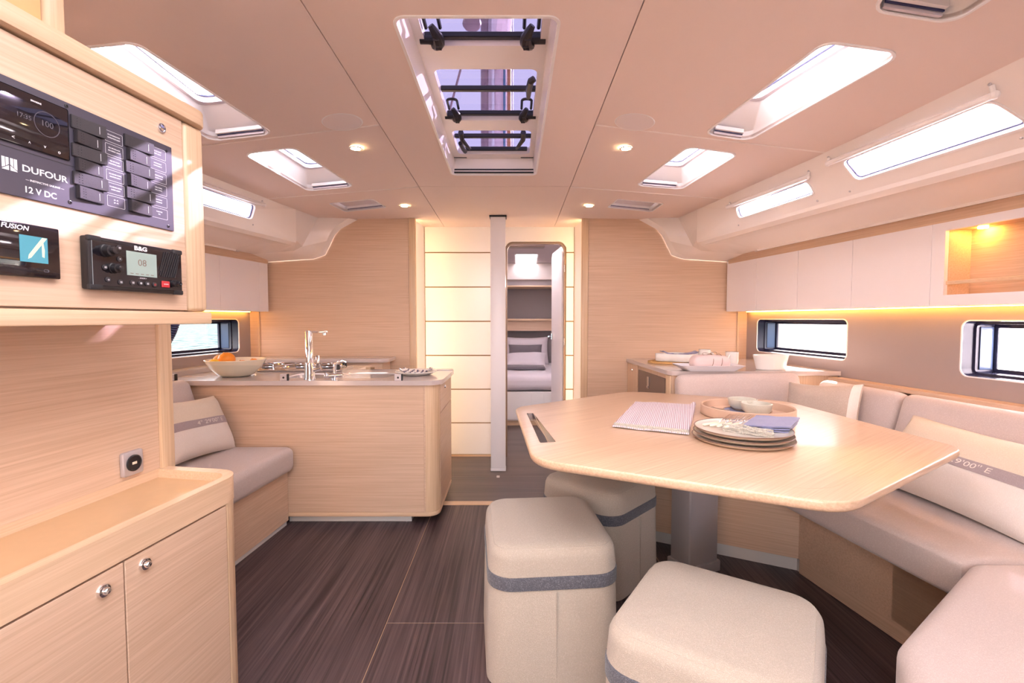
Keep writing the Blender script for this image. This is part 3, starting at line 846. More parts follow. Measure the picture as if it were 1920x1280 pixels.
# order: up the left side, over the top, down the right side
la = [p for p in arc if p[0] < (DX0 + DX1) / 2]; ra = [p for p in arc if p[0] >= (DX0 + DX1) / 2]
path = sorted(la, key=lambda p: p[1] + p[0]) + sorted(ra, key=lambda p: p[0] - p[1])
outl = [(sl - 0.02, -0.01), (DX0, -0.01)] + path + [(DX1, -0.01), (sr + 0.02, -0.01), (sr + 0.02, 2.06), (sl - 0.02, 2.06)]
slab(bm, outl, [], lambda u, v, w: (u, YS + 0.012 + 0.012 * w, v))
obj('backing', bm, 'groove_brown', wf, smooth=20)
gz = 0.005
for k in range(7):
    z0 = 0.3 * k + (gz if k else 0.02); z1 = 0.3 * (k + 1) - gz
    if k < 6:
        for x0, x1 in ((sl + 0.004, DX0 - 0.010), (DX1 + 0.010, sr - 0.004)):
            bm = NB(); box(bm, x0, x1, YS, YS + 0.012, z0, z1, 0.002, 1); obj('panel', bm, 'panel_cream', wf)
    else:
        up = [p for p in path]
        o2 = [(sl + 0.004, z0), (DX0 - 0.010, z0)]
        grow = [(p[0] + (-0.010 if p[0] < (DX0 + DX1) / 2 else 0.010) * (1 if abs(p[1] - DZ) > 0.03 else 0.4), p[1] + 0.008) for p in path if p[1] > z0]
        bm = NB(); slab(bm, o2 + grow + [(DX1 + 0.010, z0), (sr - 0.004, z0), (sr - 0.004, 2.06), (sl + 0.004, 2.06)], [], lambda u, v, w: (u, YS + 0.012 * w, v))
        obj('panel', bm, 'panel_cream', wf, smooth=20)
bm = NB(); box(bm, sl, DX0 - 0.01, YS - 0.004, YS + 0.012, 0.0, 0.018); obj('foot_strip', bm, 'oak_edge_x', wf)
# warm LED strips behind the bulkhead edges
for x, sg in ((xl, 1), (xr, -1)):
    st = NB(); x0 = x - sg * 0.005
    box(st, min(x0, x0 - sg * 0.012), max(x0, x0 - sg * 0.012), YB + 0.036, YB + 0.041, 0.02, 2.0)
    o = obj('led_strip', st, 'led_wall'); tag(o, 'upright warm light strip behind the %s bulkhead edge' % ('galley side' if sg > 0 else 'sideboard side'), 'light strip')
# door frame + open door
door = struct('door_1', 'cabin door with rounded top corners standing open to the forward cabin', (DX1, YS, 0))
outer_f = path
bm = NB()
inn = [(min(max(p[0], DX0 + 0.012), DX1 - 0.012), min(p[1], DZ - 0.012)) for p in path]
op = [(DX0, 0)] + path + [(DX1, 0)]; ip = [(DX0 + 0.010, 0)] + [(lerp(p[0], (DX0 + DX1) / 2, 0.04), p[1] - 0.011) for p in path] + [(DX1 - 0.010, 0)]
R = [[(p[0], YS - 0.004, p[1]) for p in op], [(p[0], YS - 0.004, p[1]) for p in ip], [(p[0], YS + 0.05, p[1]) for p in ip], [(p[0], YS + 0.05, p[1]) for p in op]]
loft(bm, [list(c) for c in zip(*R)], True)
obj('door_frame', bm, plain('frame_brown', (0.27, 0.19, 0.15), rough=0.4), door)
pA = Vector((DX1 - 0.022, YS + 0.055)); pB = Vector((PYY(1034, 600, YS + 0.60).x, YS + 0.60)); dd = (pB - pA).normalized(); nn = Vector((-dd.y, dd.x))
L = (pB - pA).length
lf = rpoly([(0, 0.02), (L, 0.02), (L, DZ - 0.02), (0, DZ - 0.02)], [0, 0, 0.06, 0.06], 5)
bm = NB(); slab(bm, lf, [], lambda u, v, w: (pA.x + dd.x * u + nn.x * 0.03 * (w - 1), pA.y + dd.y * u + nn.y * 0.03 * (w - 1), v)); leaf = obj('door_leaf', bm, 'lacquer', door, smooth=20)
hp = pA + dd * (L - 0.07) + nn * 0.005
bm = NB(); tube(bm, [(hp.x, hp.y, 1.05), (hp.x - 0.035, hp.y, 1.05), (hp.x - 0.04, hp.y - 0.06, 1.05)], 0.008, 8); box(bm, hp.x - 0.012, hp.x - 0.002, hp.y - 0.02, hp.y + 0.02, 1.02, 1.08); obj('door_handle', bm, 'chrome', leaf)
for z in (1.66, 1.02):
    bm = NB(); box(bm, DX1 - 0.008, DX1 - 0.002, YS - 0.006, YS + 0.02, z - 0.03, z + 0.03, 0.001, 1); obj('hinge', bm, 'steel', door)
# ---------------------------------------------------------------- forward cabin shell
fc = struct('wall_cabin', 'forward cabin lining in grey with oak shelf', (0.2, 6.9, 0))
bm = NB(); box(bm, -1.3, 1.5, 6.98, 7.0, -0.02, 2.1); obj('lining', bm, 'cabin_grey', fc)
bm = NB(); box(bm, -1.3, -1.28, 4.3, 7.0, -0.02, 2.1); box(bm, 1.48, 1.5, 4.3, 7.0, -0.02, 2.1); obj('side_lining', bm, 'lacquer', fc)  # unseen side walls, made pale to bounce light into the cabin
bm = NB(); box(bm, -2.4, sl - 0.02, YS + 0.03, YS + 0.05, -0.02, 2.12); box(bm, sr + 0.02, 2.4, YS + 0.03, YS + 0.05, -0.02, 2.12); obj('lining_back', bm, 'cabin_grey', fc)
bm = NB()
zt = 1.98
c1 = PZ(965, 499, zt); c2 = PZ(1008, 476, zt)
fh = rpoly([(c1.x + 0.02, c1.y), (PZ(1004, 499, zt).x, c1.y), (c2.x, c2.y), (PZ(967, 476, zt).x, c2.y)], 0.03, 4)
fh = ccw(fh)
fh_added = ccw(rpoly([(-0.5, 4.32), (0.9, 4.32), (0.9, 4.80), (-0.5, 4.80)], 0.03, 4))  # unseen ceiling opening added to light the cabin
slab(bm, [(-1.3, 4.24), (1.5, 4.24), (1.5, 7.0), (-1.3, 7.0)], [fh, fh_added], lambda u, v, w: (u, v, zt + 0.02 * w)); obj('cabin_ceiling', bm, plain('cabin_vinyl', (0.62, 0.54, 0.55), rough=0.7), fc)
r = struct(wname(), 'small bright skylight in the forward cabin ceiling', (sum(p[0] for p in fh) / len(fh), sum(p[1] for p in fh) / len(fh), zt))
bm = NB(); slab(bm, inset(fh, -0.015), [fh], lambda u, v, w: (u, v, zt - 0.005 + 0.01 * w)); obj('frame', bm, 'white_plastic', r)
bm = NB(); loft(bm, [[(x, y, zt) for x, y in fh], [(x, y, zt + 0.12) for x, y in fh]]); obj('surround', bm, 'white_plastic', r)
bm = NB(); slab(bm, inset(fh, -0.002), [], lambda u, v, w: (u, v, zt + 0.12 + 0.006 * w)); obj('pane', bm, 'glass_sky', r)
bm = NB(); ymid = (c1.y + c2.y) / 2; box(bm, -0.2, 0.7, ymid - 0.02, ymid + 0.02, zt + 0.09, zt + 0.115); obj('hatch_bar', bm, 'lavender_plastic', r)
r = struct(wname(), 'skylight in the forward cabin ceiling just inside the door', (0.2, 4.56, zt))
bm = NB(); loft(bm, [[(x, y, zt) for x, y in fh_added], [(x, y, zt + 0.10) for x, y in fh_added]]); obj('surround', bm, 'white_plastic', r)
bm = NB(); slab(bm, inset(fh_added, -0.002), [], lambda u, v, w: (u, v, zt + 0.10 + 0.006 * w)); obj('pane', bm, 'glass_sky', r)
portal('sky_portal', (0.2, 4.56, zt + 0.13), 1.4, 0.5, (0, 0, -1)); portal('sky_portal', (sum(p[0] for p in fh) / len(fh), sum(p[1] for p in fh) / len(fh), zt + 0.15), 0.45, 0.7, (0, 0, -1))
for (px0, px1, py) in ((955, 1020, 462),):
    p = PZ(px0, py, zt); q = PZ(px1, py, zt)
    bm = NB(); box(bm, p.x, q.x, p.y - 0.05, p.y + 0.06, zt - 0.012, zt - 0.001, 0.002, 1); v_ = obj('ceiling_vent', bm, plain('vent_brown', (0.30, 0.25, 0.24), rough=0.5)); tag(v_, 'slim brown vent in the forward cabin ceiling', 'vent')
# side shelf recess high up and oak shelf, both seen through the door
bm = NB(); box(bm, -1.3, 1.5, 6.55, 6.98, 1.755, 1.98, 0.01, 2); obj('ceiling_cove', bm, 'gelcoat', fc)
bm = NB(); box(bm, -1.3, 1.5, 6.53, 6.98, 1.655, 1.675, 0.004, 1); obj('shelf_lip', bm, 'oak_edge_x', fc)
bm = NB(); box(bm, -1.3, 1.5, 6.60, 6.98, 1.675, 1.755); obj('shelf_recess', bm, plain('recess_grey', (0.34, 0.31, 0.34), rough=0.6), fc)
sh = thing('wall_shelf', 'oak shelf along the grey wall above the berth pillows', 'shelf', (0.2, 6.85, 1.1))
bm = NB(); box(bm, -1.28, 1.48, 6.68, 6.975, 1.195, 1.225, 0.006, 2); obj('shelf_board', bm, 'oak_edge_x', sh)
bm = NB(); box(bm, -1.28, 1.48, 6.74, 6.975, 1.055, 1.194); obj('shelf_apron', bm, 'oak_x', sh)
# ---------------------------------------------------------------- aft bulkhead behind the viewer with companionway opening widened for fill light
bm = NB(); slab(bm, [(-2.75, -0.02), (2.75, -0.02), (2.75, 2.2), (-2.75, 2.2)], [[(-1.1, 0.75), (0.9, 0.75), (0.9, 2.15), (-1.1, 2.15)]], lambda u, v, w: (u, -1.2 - 0.03 * w, v))
o = obj('wall_back', bm, 'oak_x', smooth=20); tag(o, 'oak aft bulkhead with open companionway', kind='structure')
portal('sky_portal', (-0.1, -1.28, 1.45), 2.0, 1.4, (0, 1, 0))
# ================================================================== PORT SIDE: INSTRUMENT CABINETS
def Fx(y): return -0.87 - 0.112 * (1.5 - y)
def Bx(y): return -1.16 - 0.112 * (1.55 - y)
_e = Vector((0.112, 1, 0)).normalized(); _n = Vector((1, -0.112, 0)).normalized()
NM = frame4((Fx(0), 0, 0), Vector((0.112, 1, 0)), (0, 0, 1), _n)      # local u=Y, v=Z, w=out of the front
BMAT = frame4((Bx(0), 0, 0), Vector((0.112, 1, 0)), (0, 0, 1), _n)
def nuv(px, py, P0=None):
    p = PPL(px, py, P0 or (Fx(0), 0, 0), _n); return p.y, p.z
def nbox(u0, u1, v0, v1, w0, w1, bev=0.0, seg=2, m=NM):
    bm = NB(); box(bm, u0, u1, v0, v1, w0, w1, bev, seg); bmesh.ops.transform(bm, matrix=m, verts=bm.verts); return bm
def xf(bm, m): bmesh.ops.transform(bm, matrix=m, verts=bm.verts); return bm
# ---- low cabinet
lc = thing('low_cabinet', 'oak low cabinet with two doors and raised rim, below the instrument cabinet', 'cabinet', (-1.05, 1.0, 0))
Y0 = 0.25
def lpoly(d): return ccw(rpoly([(Bx(Y0), Y0), (Fx(Y0) - d, Y0), (Fx(1.53) - d, 1.53 - d), (Bx(1.55) + 0.0, 1.580 - d)], [0, 0, max(0.02, 0.085 - d * 0.8), 0], 8))
bm = NB(); quadbox(bm, lpoly(0.022), 0.0, 0.698); obj('body', bm, 'oak_nav', lc)
bm = NB(); slab(bm, lpoly(-0.002), [[(x + (0.0 if i else 0.0), y) for i, (x, y) in enumerate(ccw(rpoly([(Bx(Y0) + 0.001, Y0 + 0.01), (Fx(Y0) - 0.030, Y0 + 0.01), (Fx(1.53) - 0.030, 1.500), (Bx(1.55) + 0.002, 1.549)], [0, 0, 0.05, 0], 8)))]], lambda u, v, w: (u, v, 0.655 + 0.076 * w))
obj('rim', bm, 'oak_nav_edge', lc, smooth=40)
bm = NB(); quadbox(bm, lpoly(0.024), 0.6981, 0.703); obj('top', bm, plain('oak_top', (0.60, 0.385, 0.21), rough=0.28, var=0.05, scale=30), lc)
us = nuv(233, 1045)[0]; ue = nuv(425, 960)[0]
for u0, u1, kp in ((0.55, us - 0.002, (193, 1107)), (us + 0.002, ue, (271, 1057))):
    d = obj('door', nbox(u0, u1, 0.06, 0.648, -0.021, -0.001, 0.001, 1), 'oak_nav', lc)
    ku, kv = nuv(*kp)
    bm = NB(); lathe(bm, [(0.0005, 0.016), (0.006, 0.0155), (0.0085, 0.012), (0.009, 0.008), (0.0135, 0.007), (0.015, 0.003), (0.0155, 0)], 24, (0, 0, 0), False, True)
    xf(bm, NM @ Matrix.Translation((ku, kv, -0.001))); obj('knob', bm, 'chrome', d)
bm = NB(); quadbox(bm, [p for p in lpoly(0.0) if p[1] > ue + 0.003 and p[0] > Fx(1.5) - 0.09] + [(Fx(ue) - 0.03, ue + 0.004), (Fx(ue + 0.004), ue + 0.004)], 0.0, 0.654); obj('corner_post', bm, 'oak_edge_z', lc, smooth=50)
# ---- back panel above the low cabinet, with end post
bp_ = thing('wall_panelling', 'oak panel between the low cabinet and the instrument cabinet', 'panel', (-1.2, 1.0, 0.70))
obj('panel', nbox(0.25, 1.559, 0.7035, 1.2045, -0.02, 0.0, m=BMAT), 'oak_nav', bp_)
obj('end_post', nbox(1.560, 1.61, 0.7035, 1.2045, -0.025, 0.012, 0.004, 2, m=BMAT), 'oak_edge_z', bp_)
ub, vb = nuv(243, 867, (Bx(0), 0, 0))
us_ = thing('usb_socket', 'square grey socket plate with round black USB outlet', 'socket', tuple(BMAT @ Vector((ub, vb, 0))))
bm = NB(); softprism(bm, rpoly([(-0.034, -0.037), (0.034, -0.037), (0.034, 0.037), (-0.034, 0.037)], 0.006, 3), 0.0005, 0.014, 0.003, 2); obj('plate', xf(bm, BMAT @ Matrix.Translation((ub, vb, 0))), 'silver_plate', us_)
bm = NB(); lathe(bm, [(0.025, 0.0142), (0.025, 0.0175), (0.022, 0.019), (0.021, 0.0165), (0.001, 0.0165)], 28, (0, 0, 0)); o = obj('outlet', xf(bm, BMAT @ Matrix.Translation((ub, vb, 0))), 'black_plastic', us_)
obj('contact', xf(nbox(-0.008, 0.008, -0.004, 0.004, 0.0167, 0.0182, 0.0008, 1, m=Matrix.Identity(4)), BMAT @ Matrix.Translation((ub, vb, 0))), 'bone', o)
# ---- instrument cabinet (hung from the deckhead)
ic = thing('instrument_cabinet', 'oak wall cabinet carrying the switch panel and radios', 'cabinet', (-1.05, 0.9, 1.206))
YE = 1.395
def ipoly(d, e=0.0): return ccw(rpoly([(Bx(Y0), Y0), (Fx(Y0) - d, Y0), (Fx(YE) - d, YE - e), (Bx(YE) - 0.02, YE - e)], [0, 0, 0.03, 0], 5))
bm = NB(); quadbox(bm, ipoly(0.022, 0.006), 1.2065, 1.765); obj('body', bm, 'oak_nav', ic)
bm = NB(); softprism(bm, ccw([(Bx(Y0), Y0), (Fx(Y0) + 0.006, Y0), (Fx(YE) + 0.006, YE + 0.006), (Bx(YE), YE + 0.006)]), 1.206, 1.240, 0.004, 2); obj('bottom_rail', bm, 'oak_nav_edge', ic)
bm = NB(); softprism(bm, ccw(rpoly([(Bx(Y0), Y0), (Fx(Y0) + 0.020, Y0), (Fx(YE) + 0.020, YE + 0.012), (Bx(YE), YE + 0.012)], [0, 0, 0.045, 0], 6)), 1.757, 1.80, 0.006, 2); obj('top_rail', bm, 'oak_nav_edge', ic)
ud = nuv(349, 500)[0]
front = obj('front_door', nbox(0.3, ud, 1.244, 1.752, -0.021, 0.0, 0.001, 1), 'oak_nav', ic)
obj('corner_post', nbox(ud + 0.004, YE, 1.241, 1.756, -0.03, 0.002, 0.012, 3), 'oak_edge_z', ic)
lu, lv = nuv(301, 240)
bm = NB(); lathe(bm, [(0.0005, 0.006), (0.007, 0.0055), (0.0078, 0.002), (0.009, 0.0015), (0.0095, 0.005), (0.0115, 0.005), (0.012, 0)], 24); obj('push_lock', xf(bm, NM @ Matrix.Translation((lu, lv, 0.0))), 'chrome', front)
# upper locker on top
ul = thing('upper_locker', 'oak locker with rounded end post above the instrument cabinet', 'cabinet', (-1.1, 0.7, 1.80))
obj('body', nbox(0.25, 0.985, 1.8005, 1.955, -0.28, -0.012), plain('oak_warm', (0.66, 0.36, 0.14), rough=0.35, var=0.08, scale=30), ul)  # warm orange light on the oak is painted into this colour
obj('end_post', nbox(0.986, 1.03, 1.8005, 1.955, -0.28, -0.004, 0.010, 3), 'oak_edge_z', ul)
# ---- 12 V switch panel
W0 = 0.0006
sp = thing('switch_panel', 'dark violet switch panel with twelve rocker switches and display', 'panel', tuple(NM @ Vector((1.0, 1.45, 0))))
PU0, PU1, PV0, PV1 = 0.55, nuv(321, 340)[0], 1.451, 1.6675
plate = obj('plate', nbox(PU0, PU1, PV0, PV1, W0, 0.004, 0.0006, 1), 'panel_purple', sp)
def ntext(name, body, u, v, size, mat, parent, w=0.0042, align='CENTER', bold=0.0, sx=1.0, shear=0.0):
    return obj(name, text_bm(body, size, NM @ Matrix.Translation((u, v, w)), align, 0.0001, bold, sx, shear), mat, parent, smooth=0)
du1, dv1 = nuv(122, 206); dv0 = nuv(122, 301)[1]
scr = obj('display', nbox(0.58, du1, dv0, dv1, 0.0041, 0.0075, 0.003, 2), 'black_gloss', sp)
ntext('print', '100', *nuv(82, 234), 0.016, 'print_dim', scr, 0.0077)
ntext('print', '17:35', *nuv(38, 218), 0.012, 'print_dim', scr, 0.0077)
ntext('print', 'SIMARINE', *nuv(61, 192), 0.0045, 'print_white', scr, 0.0077, bold=0.0001)
cu_, cv_ = nuv(82, 234)
bm = NB(); slab(bm, [(cu_ + 0.024 * math.cos(t * PI / 24), cv_ + 0.024 * math.sin(t * PI / 24)) for t in range(48)], [[(cu_ + 0.0226 * math.cos(t * PI / 24), cv_ + 0.0226 * math.sin(t * PI / 24)) for t in range(48)]], lambda u, v, w: (u, v, 0.0076 + 0.0001 * w)); obj('dial_ring', xf(bm, NM), plain('dial_grey', (0.07, 0.06, 0.08), rough=0.4), scr)
for ch, px, py in (('<', 18, 257), ('^', 49, 269), ('v', 78, 275), ('o', 105, 286)):
    ntext('print', ch, *nuv(px, py), 0.010, 'print_white', scr, 0.0077)
gv = nuv(122, 309)[1]
obj('groove', nbox(PU0 + 0.002, du1 + 0.01, gv - 0.0006, gv + 0.0006, 0.0041, 0.0043), 'black_plastic', plate)
ntext('lettering', 'DUFOUR', *nuv(82, 327), 0.0175, 'print_white', plate, bold=0.0003, sx=1.18)
ntext('lettering', '\u2014 INSTINCTIVE SAILING \u2014', *nuv(82, 346), 0.0052, 'print_white', plate, bold=0.0001, sx=1.1)
ntext('lettering', '12 V DC', *nuv(73, 362), 0.0165, 'print_white', plate, bold=0.0003)
# emblem: rounded square split by a sail-like chevron
eu, ev = nuv(14, 307); bm = NB()
for sg in (-1, 1):
    for k, (a, b, c, d) in enumerate((((0.0012, 0.011), (0.0012, -0.001), (0.006, -0.005), (0.006, 0.011)), ((0.0072, 0.011), (0.0072, -0.006), (0.0125, -0.009), (0.0125, 0.011)), ((0.0012, -0.003), (0.0012, -0.012), (0.0125, -0.012), (0.0125, -0.011)))):
        quadbox(bm, ccw([(sg * p[0], p[1]) for p in (a, b, c, d)]), 0.0042, 0.0044)
obj('emblem', xf(bm, NM @ Matrix.Translation((eu, ev, 0))), 'print_white', plate)
for px, py in ((121, 199), (128, 379), (309, 283), (313, 424)):
    su, sv = nuv(px, py); bm = NB(); lathe(bm, [(0.0005, 0.0), (0.0018, 0.0), (0.0022, 0.0012), (0.0040, 0.0008), (0.0042, 0)], 16, (0, 0, 0.0041)); obj('screw', xf(bm, NM @ Matrix.Translation((su, sv, 0))), 'black_plastic', plate)
LAB = [['FEU DE NAVIGATION\nNAVIGATION LIGHT', 'FEU MOUILLAGE\nMOORING LIGHT', 'FEU DE HUNE\nSTEAMING LIGHT', 'ECLAIRAGE CARRE\nSALOON LIGHT', 'ECLAIRAGE CABINE\nCABIN LIGHT', 'EP - P1\nEP - P2'],
       ['FEU DE PONT\nDECK LIGHT', 'INSTRUMENT\nINSTRUMENTS', 'POMPE DOUCHE\nSHOWER PUMP', 'USB (CARRE)\nUSB (CARRE)', 'GUINDEAU\nWINDLASS', 'TOILETTES\nWC']]
for c, (pa, pb, pt, pbm, lx0, lx1) in enumerate((((132, 0), (192, 0), (163, 240), (168, 367), 194, 228), ((231, 0), (281, 0), (255, 272), (262, 391), 276, 308))):
    ua = nuv(pa[0], 340)[0]; ubb = nuv(pb[0], 340)[0]; v1 = nuv(*pt)[1]; v0 = nuv(*pbm)[1]
    la, lb = nuv(lx0, 340)[0] + 0.0035, nuv(lx1, 340)[0] + 0.002
    for k in range(6):
        v = lerp(v1, v0, k / 5.0); h = (v1 - v0) / 5 * 0.46
        on = (k % 2 == 0)
        # rocker: wedge with one end raised
        bm = NB(); uu0, uu1 = ua + (0.0 if on else 0.006), ubb - (0.0 if on else 0.004)
        wl, wr = (0.0085, 0.0155) if on else (0.0145, 0.0085)
        prof = [(uu0, 0.0045), (uu1, 0.0045), (uu1, wr), (lerp(uu0, uu1, 0.55), (wl + wr) / 2 - 0.0015), (uu0, wl)]
        A = [bm.verts.new((u, v - h, w)) for u, w in prof]; B = [bm.verts.new((u, v + h, w)) for u, w in prof]
        bm.faces.new(A); bm.faces.new(list(reversed(B)))
        for i in range(5): bm.faces.new((A[i], B[i], B[(i + 1) % 5], A[(i + 1) % 5]))
        bmesh.ops.bevel(bm, geom=list(bm.edges), offset=0.0009, segments=2, affect='EDGES')
        rk = obj('rocker_switch', xf(bm, NM), 'rocker_black', sp)
        bm = NB()
        zt_ = lambda t: (lerp(wl, (wl + wr) / 2 - 0.0015, t / 0.55) if t < 0.55 else lerp((wl + wr) / 2 - 0.0015, wr, (t - 0.55) / 0.45))
        for t in (0.16, 0.25):
            for q in (-0.6, -0.2, 0.2, 0.6): sph(bm, (lerp(uu0, uu1, t), v + q * h, zt_(t) + 0.0001), 0.0009, 6, 4)
        obj('grip_dots', xf(bm, NM), 'rocker_black', rk)
        bm = NB(); t = 0.80; box(bm, lerp(uu0, uu1, t) - 0.0004, lerp(uu0, uu1, t) + 0.0004, v - 0.6 * h, v + 0.6 * h, zt_(t) - 0.0001, zt_(t) + 0.0003); obj('indicator', xf(bm, NM), 'print_white', rk)
        pl_ = rpoly([(la, v - h * 0.92), (lb, v - h * 0.92), (lb, v + h * 0.92), (la, v + h * 0.92)], 0.002, 3)
        bm = NB(); slab(bm, pl_, [inset(ccw(pl_), 0.0006)], lambda u, vv, w: (u, vv, 0.0041 + 0.0002 * w)); obj('label_outline', xf(bm, NM), 'print_white', plate)
        for j, ln in enumerate(LAB[c][k].split('\n')):
            ntext('lettering', ln, (la + lb) / 2, v - 0.0012 + (0.0048 - 0.0062 * j), 0.0040, 'print_white', plate, bold=0.00005, sx=min(1.0, 14.0 / len(ln)) * 0.95)
# ---- stereo with teal screen
st = thing('marine_stereo', 'black stereo unit with small teal boat screen', 'radio', tuple(NM @ Vector((0.85, 1.30, 0))))
su1 = nuv(103, 470)[0]; sv1, sv0 = nuv(103, 430)[1], nuv(103, 524)[1]
body = obj('body', nbox(0.66, su1, sv0, sv1, W0, 0.012, 0.003, 2), 'black_gloss', st)
a0, a1 = nuv(26, 465)[0], nuv(79, 465)[0]; b0, b1 = nuv(52, 492)[1], nuv(52, 443)[1]
sc_ = obj('screen', nbox(a0, a1, b0, b1, 0.0121, 0.0126), 'screen_teal', st)
bm = NB()
quadbox(bm, ccw([(lerp(a0, a1, x), lerp(b0, b1, y)) for x, y in ((0.27, 0.12), (0.38, 0.18), (0.98, 0.98), (0.80, 0.98), (0.30, 0.28))]), 0.0127, 0.0129)
quadbox(bm, ccw([(lerp(a0, a1, x), lerp(b0, b1, y)) for x, y in ((0.78, 0.25), (0.86, 0.22), (0.88, 0.50), (0.84, 0.78), (0.78, 0.75))]), 0.0127, 0.0129)
obj('boat_picture', xf(bm, NM), 'boat_cream', sc_)
ntext('lettering', 'FUSION', *nuv(17, 425), 0.0125, 'print_white', body, 0.0122, bold=0.0002, shear=0.2, sx=1.05)
ku, kv = nuv(77, 508); bm = NB(); slab(bm, rpoly([(ku - 0.005, kv - 0.003), (ku + 0.005, kv - 0.003), (ku + 0.005, kv + 0.003), (ku - 0.005, kv + 0.003)], 0.0029, 4), [rpoly([(ku - 0.004, kv - 0.002), (ku + 0.003, kv - 0.002), (ku + 0.003, kv + 0.002), (ku - 0.004, kv + 0.002)], 0.0019, 4)], lambda u, v, w: (u, v, 0.0121 + 0.0002 * w)); obj('mark', xf(bm, NM), 'print_dim', body)
# ---- VHF radio
vr = thing('vhf_radio', 'black marine radio with green display and two knobs', 'radio', tuple(NM @ Vector((1.15, 1.285, 0))))
vu0, vu1 = nuv(149, 490)[0], nuv(327, 510)[0]; vv0, vv1 = 1.2845, 1.399
body = obj('body', nbox(vu0, vu1, vv0, vv1, W0, 0.022, 0.004, 2), 'black_plastic', vr)
obj('faceplate', nbox(vu0 + 0.006, vu1 - 0.003, vv0 + 0.008, vv1 - 0.008, 0.0221, 0.0235, 0.001, 1), 'black_gloss', vr)
for cu0 in (vu0, vu1 - 0.028):
    for cv0 in (vv0, vv1 - 0.010): obj('corner_guard', nbox(cu0 - 0.001, cu0 + 0.029, cv0 - 0.001, cv0 + 0.011, 0.014, 0.0245, 0.003, 2), 'dark_rubber', vr)
W1 = 0.0236
a0, a1 = nuv(220, 495)[0], nuv(277, 495)[0]; b0, b1 = nuv(248, 518)[1], nuv(248, 474)[1]
sc_ = obj('screen', nbox(a0, a1, b0, b1, W1, W1 + 0.0008), 'screen_lcd', vr)
ntext('print', '08', (a0 + a1) / 2, (b0 + b1) / 2 + 0.003, 0.022, 'lcd_dark', sc_, W1 + 0.001, bold=-0.0001, sx=1.1)
bm = NB()
for i in range(5): box(bm, lerp(a0, a1, 0.1 + 0.17 * i), lerp(a0, a1, 0.2 + 0.17 * i), b0 + 0.004, b0 + 0.0055, W1 + 0.0009, W1 + 0.0011)
obj('print', xf(bm, NM), 'lcd_dark', sc_)
ntext('lettering', 'B&G', *nuv(247, 467), 0.0135, 'print_white', body, W1 + 0.0001, bold=0.0006, sx=1.35)
ntext('lettering', '- ZOOM +', *nuv(251, 522), 0.005, 'print_white', body, W1 + 0.0001)
for (px, py), r_, h_ in (((180, 470), 0.0125, 0.026), ((194, 503), 0.0105, 0.022)):
    ku, kv = nuv(px, py); bm = NB(); lathe(bm, [(r_ * 1.15, 0), (r_ * 1.15, 0.003), (r_, 0.004), (r_ * 0.95, h_ * 0.62), (r_ * 0.62, h_ * 0.66), (r_ * 0.60, h_ * 0.98), (r_ * 0.5, h_), (0.0005, h_)], 28, (0, 0, W1)); obj('knob', xf(bm, NM @ Matrix.Translation((ku, kv, 0))), 'black_plastic', vr)
for ch, px, py in (('D', 205, 465), ('X', 206, 486), ('*', 178, 501), ('O', 184, 524), ('#', 208, 529), ('C', 231, 530), ('S', 246, 531), ('T', 259, 532), ('M', 273, 534)):
    ku, kv = nuv(px, py); bm = NB(); lathe(bm, [(0.0058, 0), (0.0056, 0.0022), (0.005, 0.0026), (0.0005, 0.0026)], 18, (0, 0, W1)); bt = obj('button', xf(bm, NM @ Matrix.Translation((ku, kv, 0))), 'rocker_black', vr)
    if ch in 'XO': ntext('print', {'X': '\u00d7', 'O': 'o'}[ch], ku, kv, 0.008, 'print_white', bt, W1 + 0.0028)
    else:
        bm = NB()
        for q in (-0.0012, 0.0012): box(bm, ku - 0.0026, ku + 0.0026, kv + q - 0.0006, kv + q + 0.0006, W1 + 0.0027, W1 + 0.0029)
        obj('print', xf(bm, NM), 'print_red' if px > 270 else 'print_white', bt)
a0, a1 = nuv(286, 530)[0], nuv(301, 530)[0]; v_ = nuv(293, 533)[1]
rb = obj('distress_button', nbox(a0, a1, v_ - 0.008, v_ + 0.008, W1, W1 + 0.003, 0.001, 1), 'print_red', vr)
ntext('print', 'DISTRESS', (a0 + a1) / 2, v_, 0.0035, 'print_white', rb, W1 + 0.0032)
a0, a1 = nuv(283, 500)[0], nuv(320, 500)[0]; b0, b1 = nuv(300, 520)[1], nuv(300, 474)[1]
for k in range(9):
    t = (k + 0.5) / 9
    # slanted ribs of the loudspeaker grille
    x0 = lerp(a0, a1, t) - 0.012; x1 = x0 + 0.024
    bm = NB(); A = Vector((max(a0, x0), b0 + max(0, a0 - x0) * 1.6)); Bv = Vector((min(a1, x1), b1 - max(0, x1 - a1) * 1.6))
    d_ = (Bv - A).normalized(); nrm = Vector((-d_.y, d_.x)) * 0.0011
    quadbox(bm, ccw([tuple(A + nrm), tuple(A - nrm), tuple(Bv - nrm), tuple(Bv + nrm)]), W1, W1 + 0.0016); obj('grille_rib', xf(bm, NM), 'dark_rubber', vr)
ku, kv = nuv(309, 532); bm = NB(); lathe(bm, [(0.009, 0), (0.0095, 0.008), (0.0085, 0.012), (0.006, 0.013), (0.0058, 0.021), (0.004, 0.022), (0.0005, 0.019)], 24, (0, 0, W1)); obj('microphone_plug', xf(bm, NM @ Matrix.Translation((ku, kv, 0))), 'black_plastic', vr)
